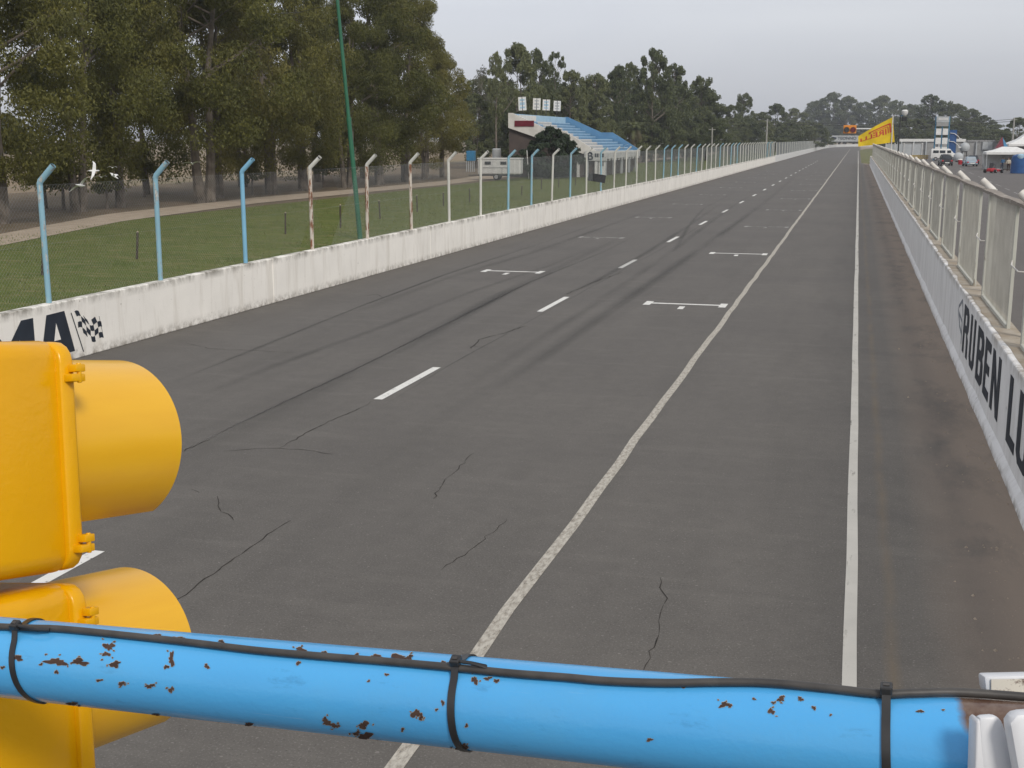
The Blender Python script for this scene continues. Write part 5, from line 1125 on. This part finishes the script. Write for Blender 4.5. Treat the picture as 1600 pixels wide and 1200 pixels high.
# white gantry post at the right end
gp = thing('gantry_post', 'white painted steel gantry post with rust where the blue pipe meets it', 'post')
def slab(name, pix, D, thick, mat, parent, bev=.004):
    P = [Vector(at_depth(px, py, D)) for px, py in pix]; n = Vector(CF) * thick
    b = MB(); b.poly(P, n); return b.build(name, mat, parent, True, bevel=bev)
slab('end_plate', [(1530, 1121), (1557, 1119), (1567, 1127), (1581, 1170), (1597, 1260), (1540, 1260)], 1.185 * PIPE_K, .012, M['bracket'], gp, .005)
slab('plate_edge', [(1526, 1128), (1532, 1123), (1546, 1260), (1522, 1260)], 1.186 * PIPE_K, .02, M['bracket'], gp, .003)
slab('side_plate', [(1577, 1130), (1590, 1116), (1700, 1108), (1720, 1290), (1606, 1290), (1588, 1190)], 1.155 * PIPE_K, .02, M['bracket'], gp, .006)
b = MB(); c_ = Vector(at_depth(1610, 1120, 1.29 * PIPE_K)); b.box(c_ + Vector((.075, .02, -.41)), (.16, .12, .76)); b.build('column', M['bracket_rust'], gp, True, bevel=.008)
slab('top_angle', [(1538, 1057), (1720, 1053), (1720, 1092), (1547, 1092), (1540, 1076)], 1.40 * PIPE_K, .02, M['bracket'], gp, .003)
slab('rust_patch', [(1549, 1062), (1700, 1060), (1700, 1090), (1549, 1090)], 1.397 * PIPE_K, .002, M['bracket_rust'], gp, .0)
# yellow traffic light beyond the railing
A_ = Vector((.173, .971, -.167)); B_ = Vector((-.117, .188, .975)); A_.normalize(); B_ = (B_ - A_ * B_.dot(A_)).normalized(); C_ = A_.cross(B_)
TLK = 1.10; O_ = Vector(EYE) + (Vector((-1.233, 1.483, 3.63)) - Vector(EYE)) * TLK
tlight = thing('traffic_light', 'large glossy yellow traffic light with round visors, seen from the side at the left edge', 'traffic light'); tlight.matrix_world = Matrix.Translation(O_) @ Matrix((C_, A_, B_)).transposed().to_4x4() @ Matrix.Scale(TLK, 4)   # local x right, y forward, z up
def section(zc):
    b = MB(); rings = []
    for y_, hw_, hh_ in ((-.20, .135, .150), (-.19, .145, .16), (-.10, .153, .165), (0, .158, .168)):
        rings.append([(x_, y_, zc + z_) for x_, z_ in rrect(hw_, hh_, .028)])
    b.loft(rings); hs = b.build('housing', M['yellow'], tlight, True, bevel=.006)
    b = MB(); b.loft([[(x_, y_, zc + z_) for x_, z_ in rrect(hw_, hh_, .03)] for y_, hw_, hh_ in ((-.004, .166, .164), (.004, .168, .166), (.018, .168, .166), (.026, .161, .159))]); dr_ = b.build('door', M['yellow'], tlight, True, bevel=.0025)
    for dz in (.118, -.128):
        b = MB(); b.box((.174, .018, zc + dz + .007), (.020, .018, .011)); b.box((.172, .014, zc + dz - .007), (.022, .026, .011)); b.tube([(.180, .018, zc + dz - .0145), (.180, .018, zc + dz + .0145)], .0038, 8); b.build('hinge_lug', M['yellow'], dr_, True, bevel=.003)
    b = MB(); n = 64; vz = zc + .012; Rv = .138; L_ = .278
    ang = [rad(-60) + rad(300) * k / n for k in range(n + 1)]      # open below
    outer = [[((Rv + o_) * math.cos(a), y_, vz + (Rv + o_) * math.sin(a)) for a in ang] for y_, o_ in ((.022, .006), (.030, .006), (.032, 0), (L_ * .5, 0), (L_, 0), (L_, -.0025), (L_ * .5, -.0025), (.03, -.0025))]
    m = n + 1; vs = [p for q in outer for p in q]; b.add(vs, [(i * m + k, i * m + k + 1, (i + 1) * m + k + 1, (i + 1) * m + k) for i in range(7) for k in range(n)]); b.build('visor', M['visor'], tlight, True)
    b = MB(); b.loft([[(r_ * math.cos(a), y_, vz + r_ * math.sin(a)) for a in (k * math.pi / 16 for k in range(32))] for r_, y_ in ((.128, .027), (.128, .032), (.10, .046), (.04, .055))]); b.build('lens', M['darkred'] if zc > -.1 else M['orange'], tlight, True)
def rrect(hw_, hh_, r_):
    out = []
    for cx, cz, a0 in ((hw_ - r_, hh_ - r_, 0), (-hw_ + r_, hh_ - r_, 90), (-hw_ + r_, -hh_ + r_, 180), (hw_ - r_, -hh_ + r_, 270)):
        out += [(cx + r_ * math.cos(rad(a0 + q)), cz + r_ * math.sin(rad(a0 + q))) for q in (0, 22.5, 45, 67.5, 90)]
    return out
section(0); section(-.352)
b = MB(); b.tube([(-.02, -.09, -.20), (-.02, -.09, -.16)], .085, 24); b.build('coupling', M['black'], tlight, True)
b = MB(); b.tube([(-.02, -.08, .16), (-.02, -.08, .30)], .03, 16); b.tube([(-.25, -.23, -.72), (-.25, -.23, .30), (-.02, -.08, .30)], .025, 12); b.tube([(-.02, -.08, -.52), (-.02, -.08, -.62), (-.25, -.23, -.62)], .025, 12); b.build('mounting_bracket', M['post_blue'], tlight, True)

# ------------------------------------------------------------------ the thin haze over the circuit
b = MB(); b.box((0, 1480, 19), (3000, 3100, 42)); hz = b.build('haze', [], None)
m = bpy.data.materials.new('haze_air'); m.use_nodes = True; n = m.node_tree; n.nodes.clear()
pv = nd(n, 'ShaderNodeVolumePrincipled'); pv.inputs['Color'].default_value = (.86, .9, .96, 1); pv.inputs['Density'].default_value = .0003; pv.inputs['Anisotropy'].default_value = .2
mo = nd(n, 'ShaderNodeOutputMaterial'); n.links.new(pv.outputs[0], mo.inputs['Volume']); hz.data.materials.append(m)
hz['kind'] = 'stuff'; tag(hz, 'thin pale haze in the air over the whole circuit', 'haze')
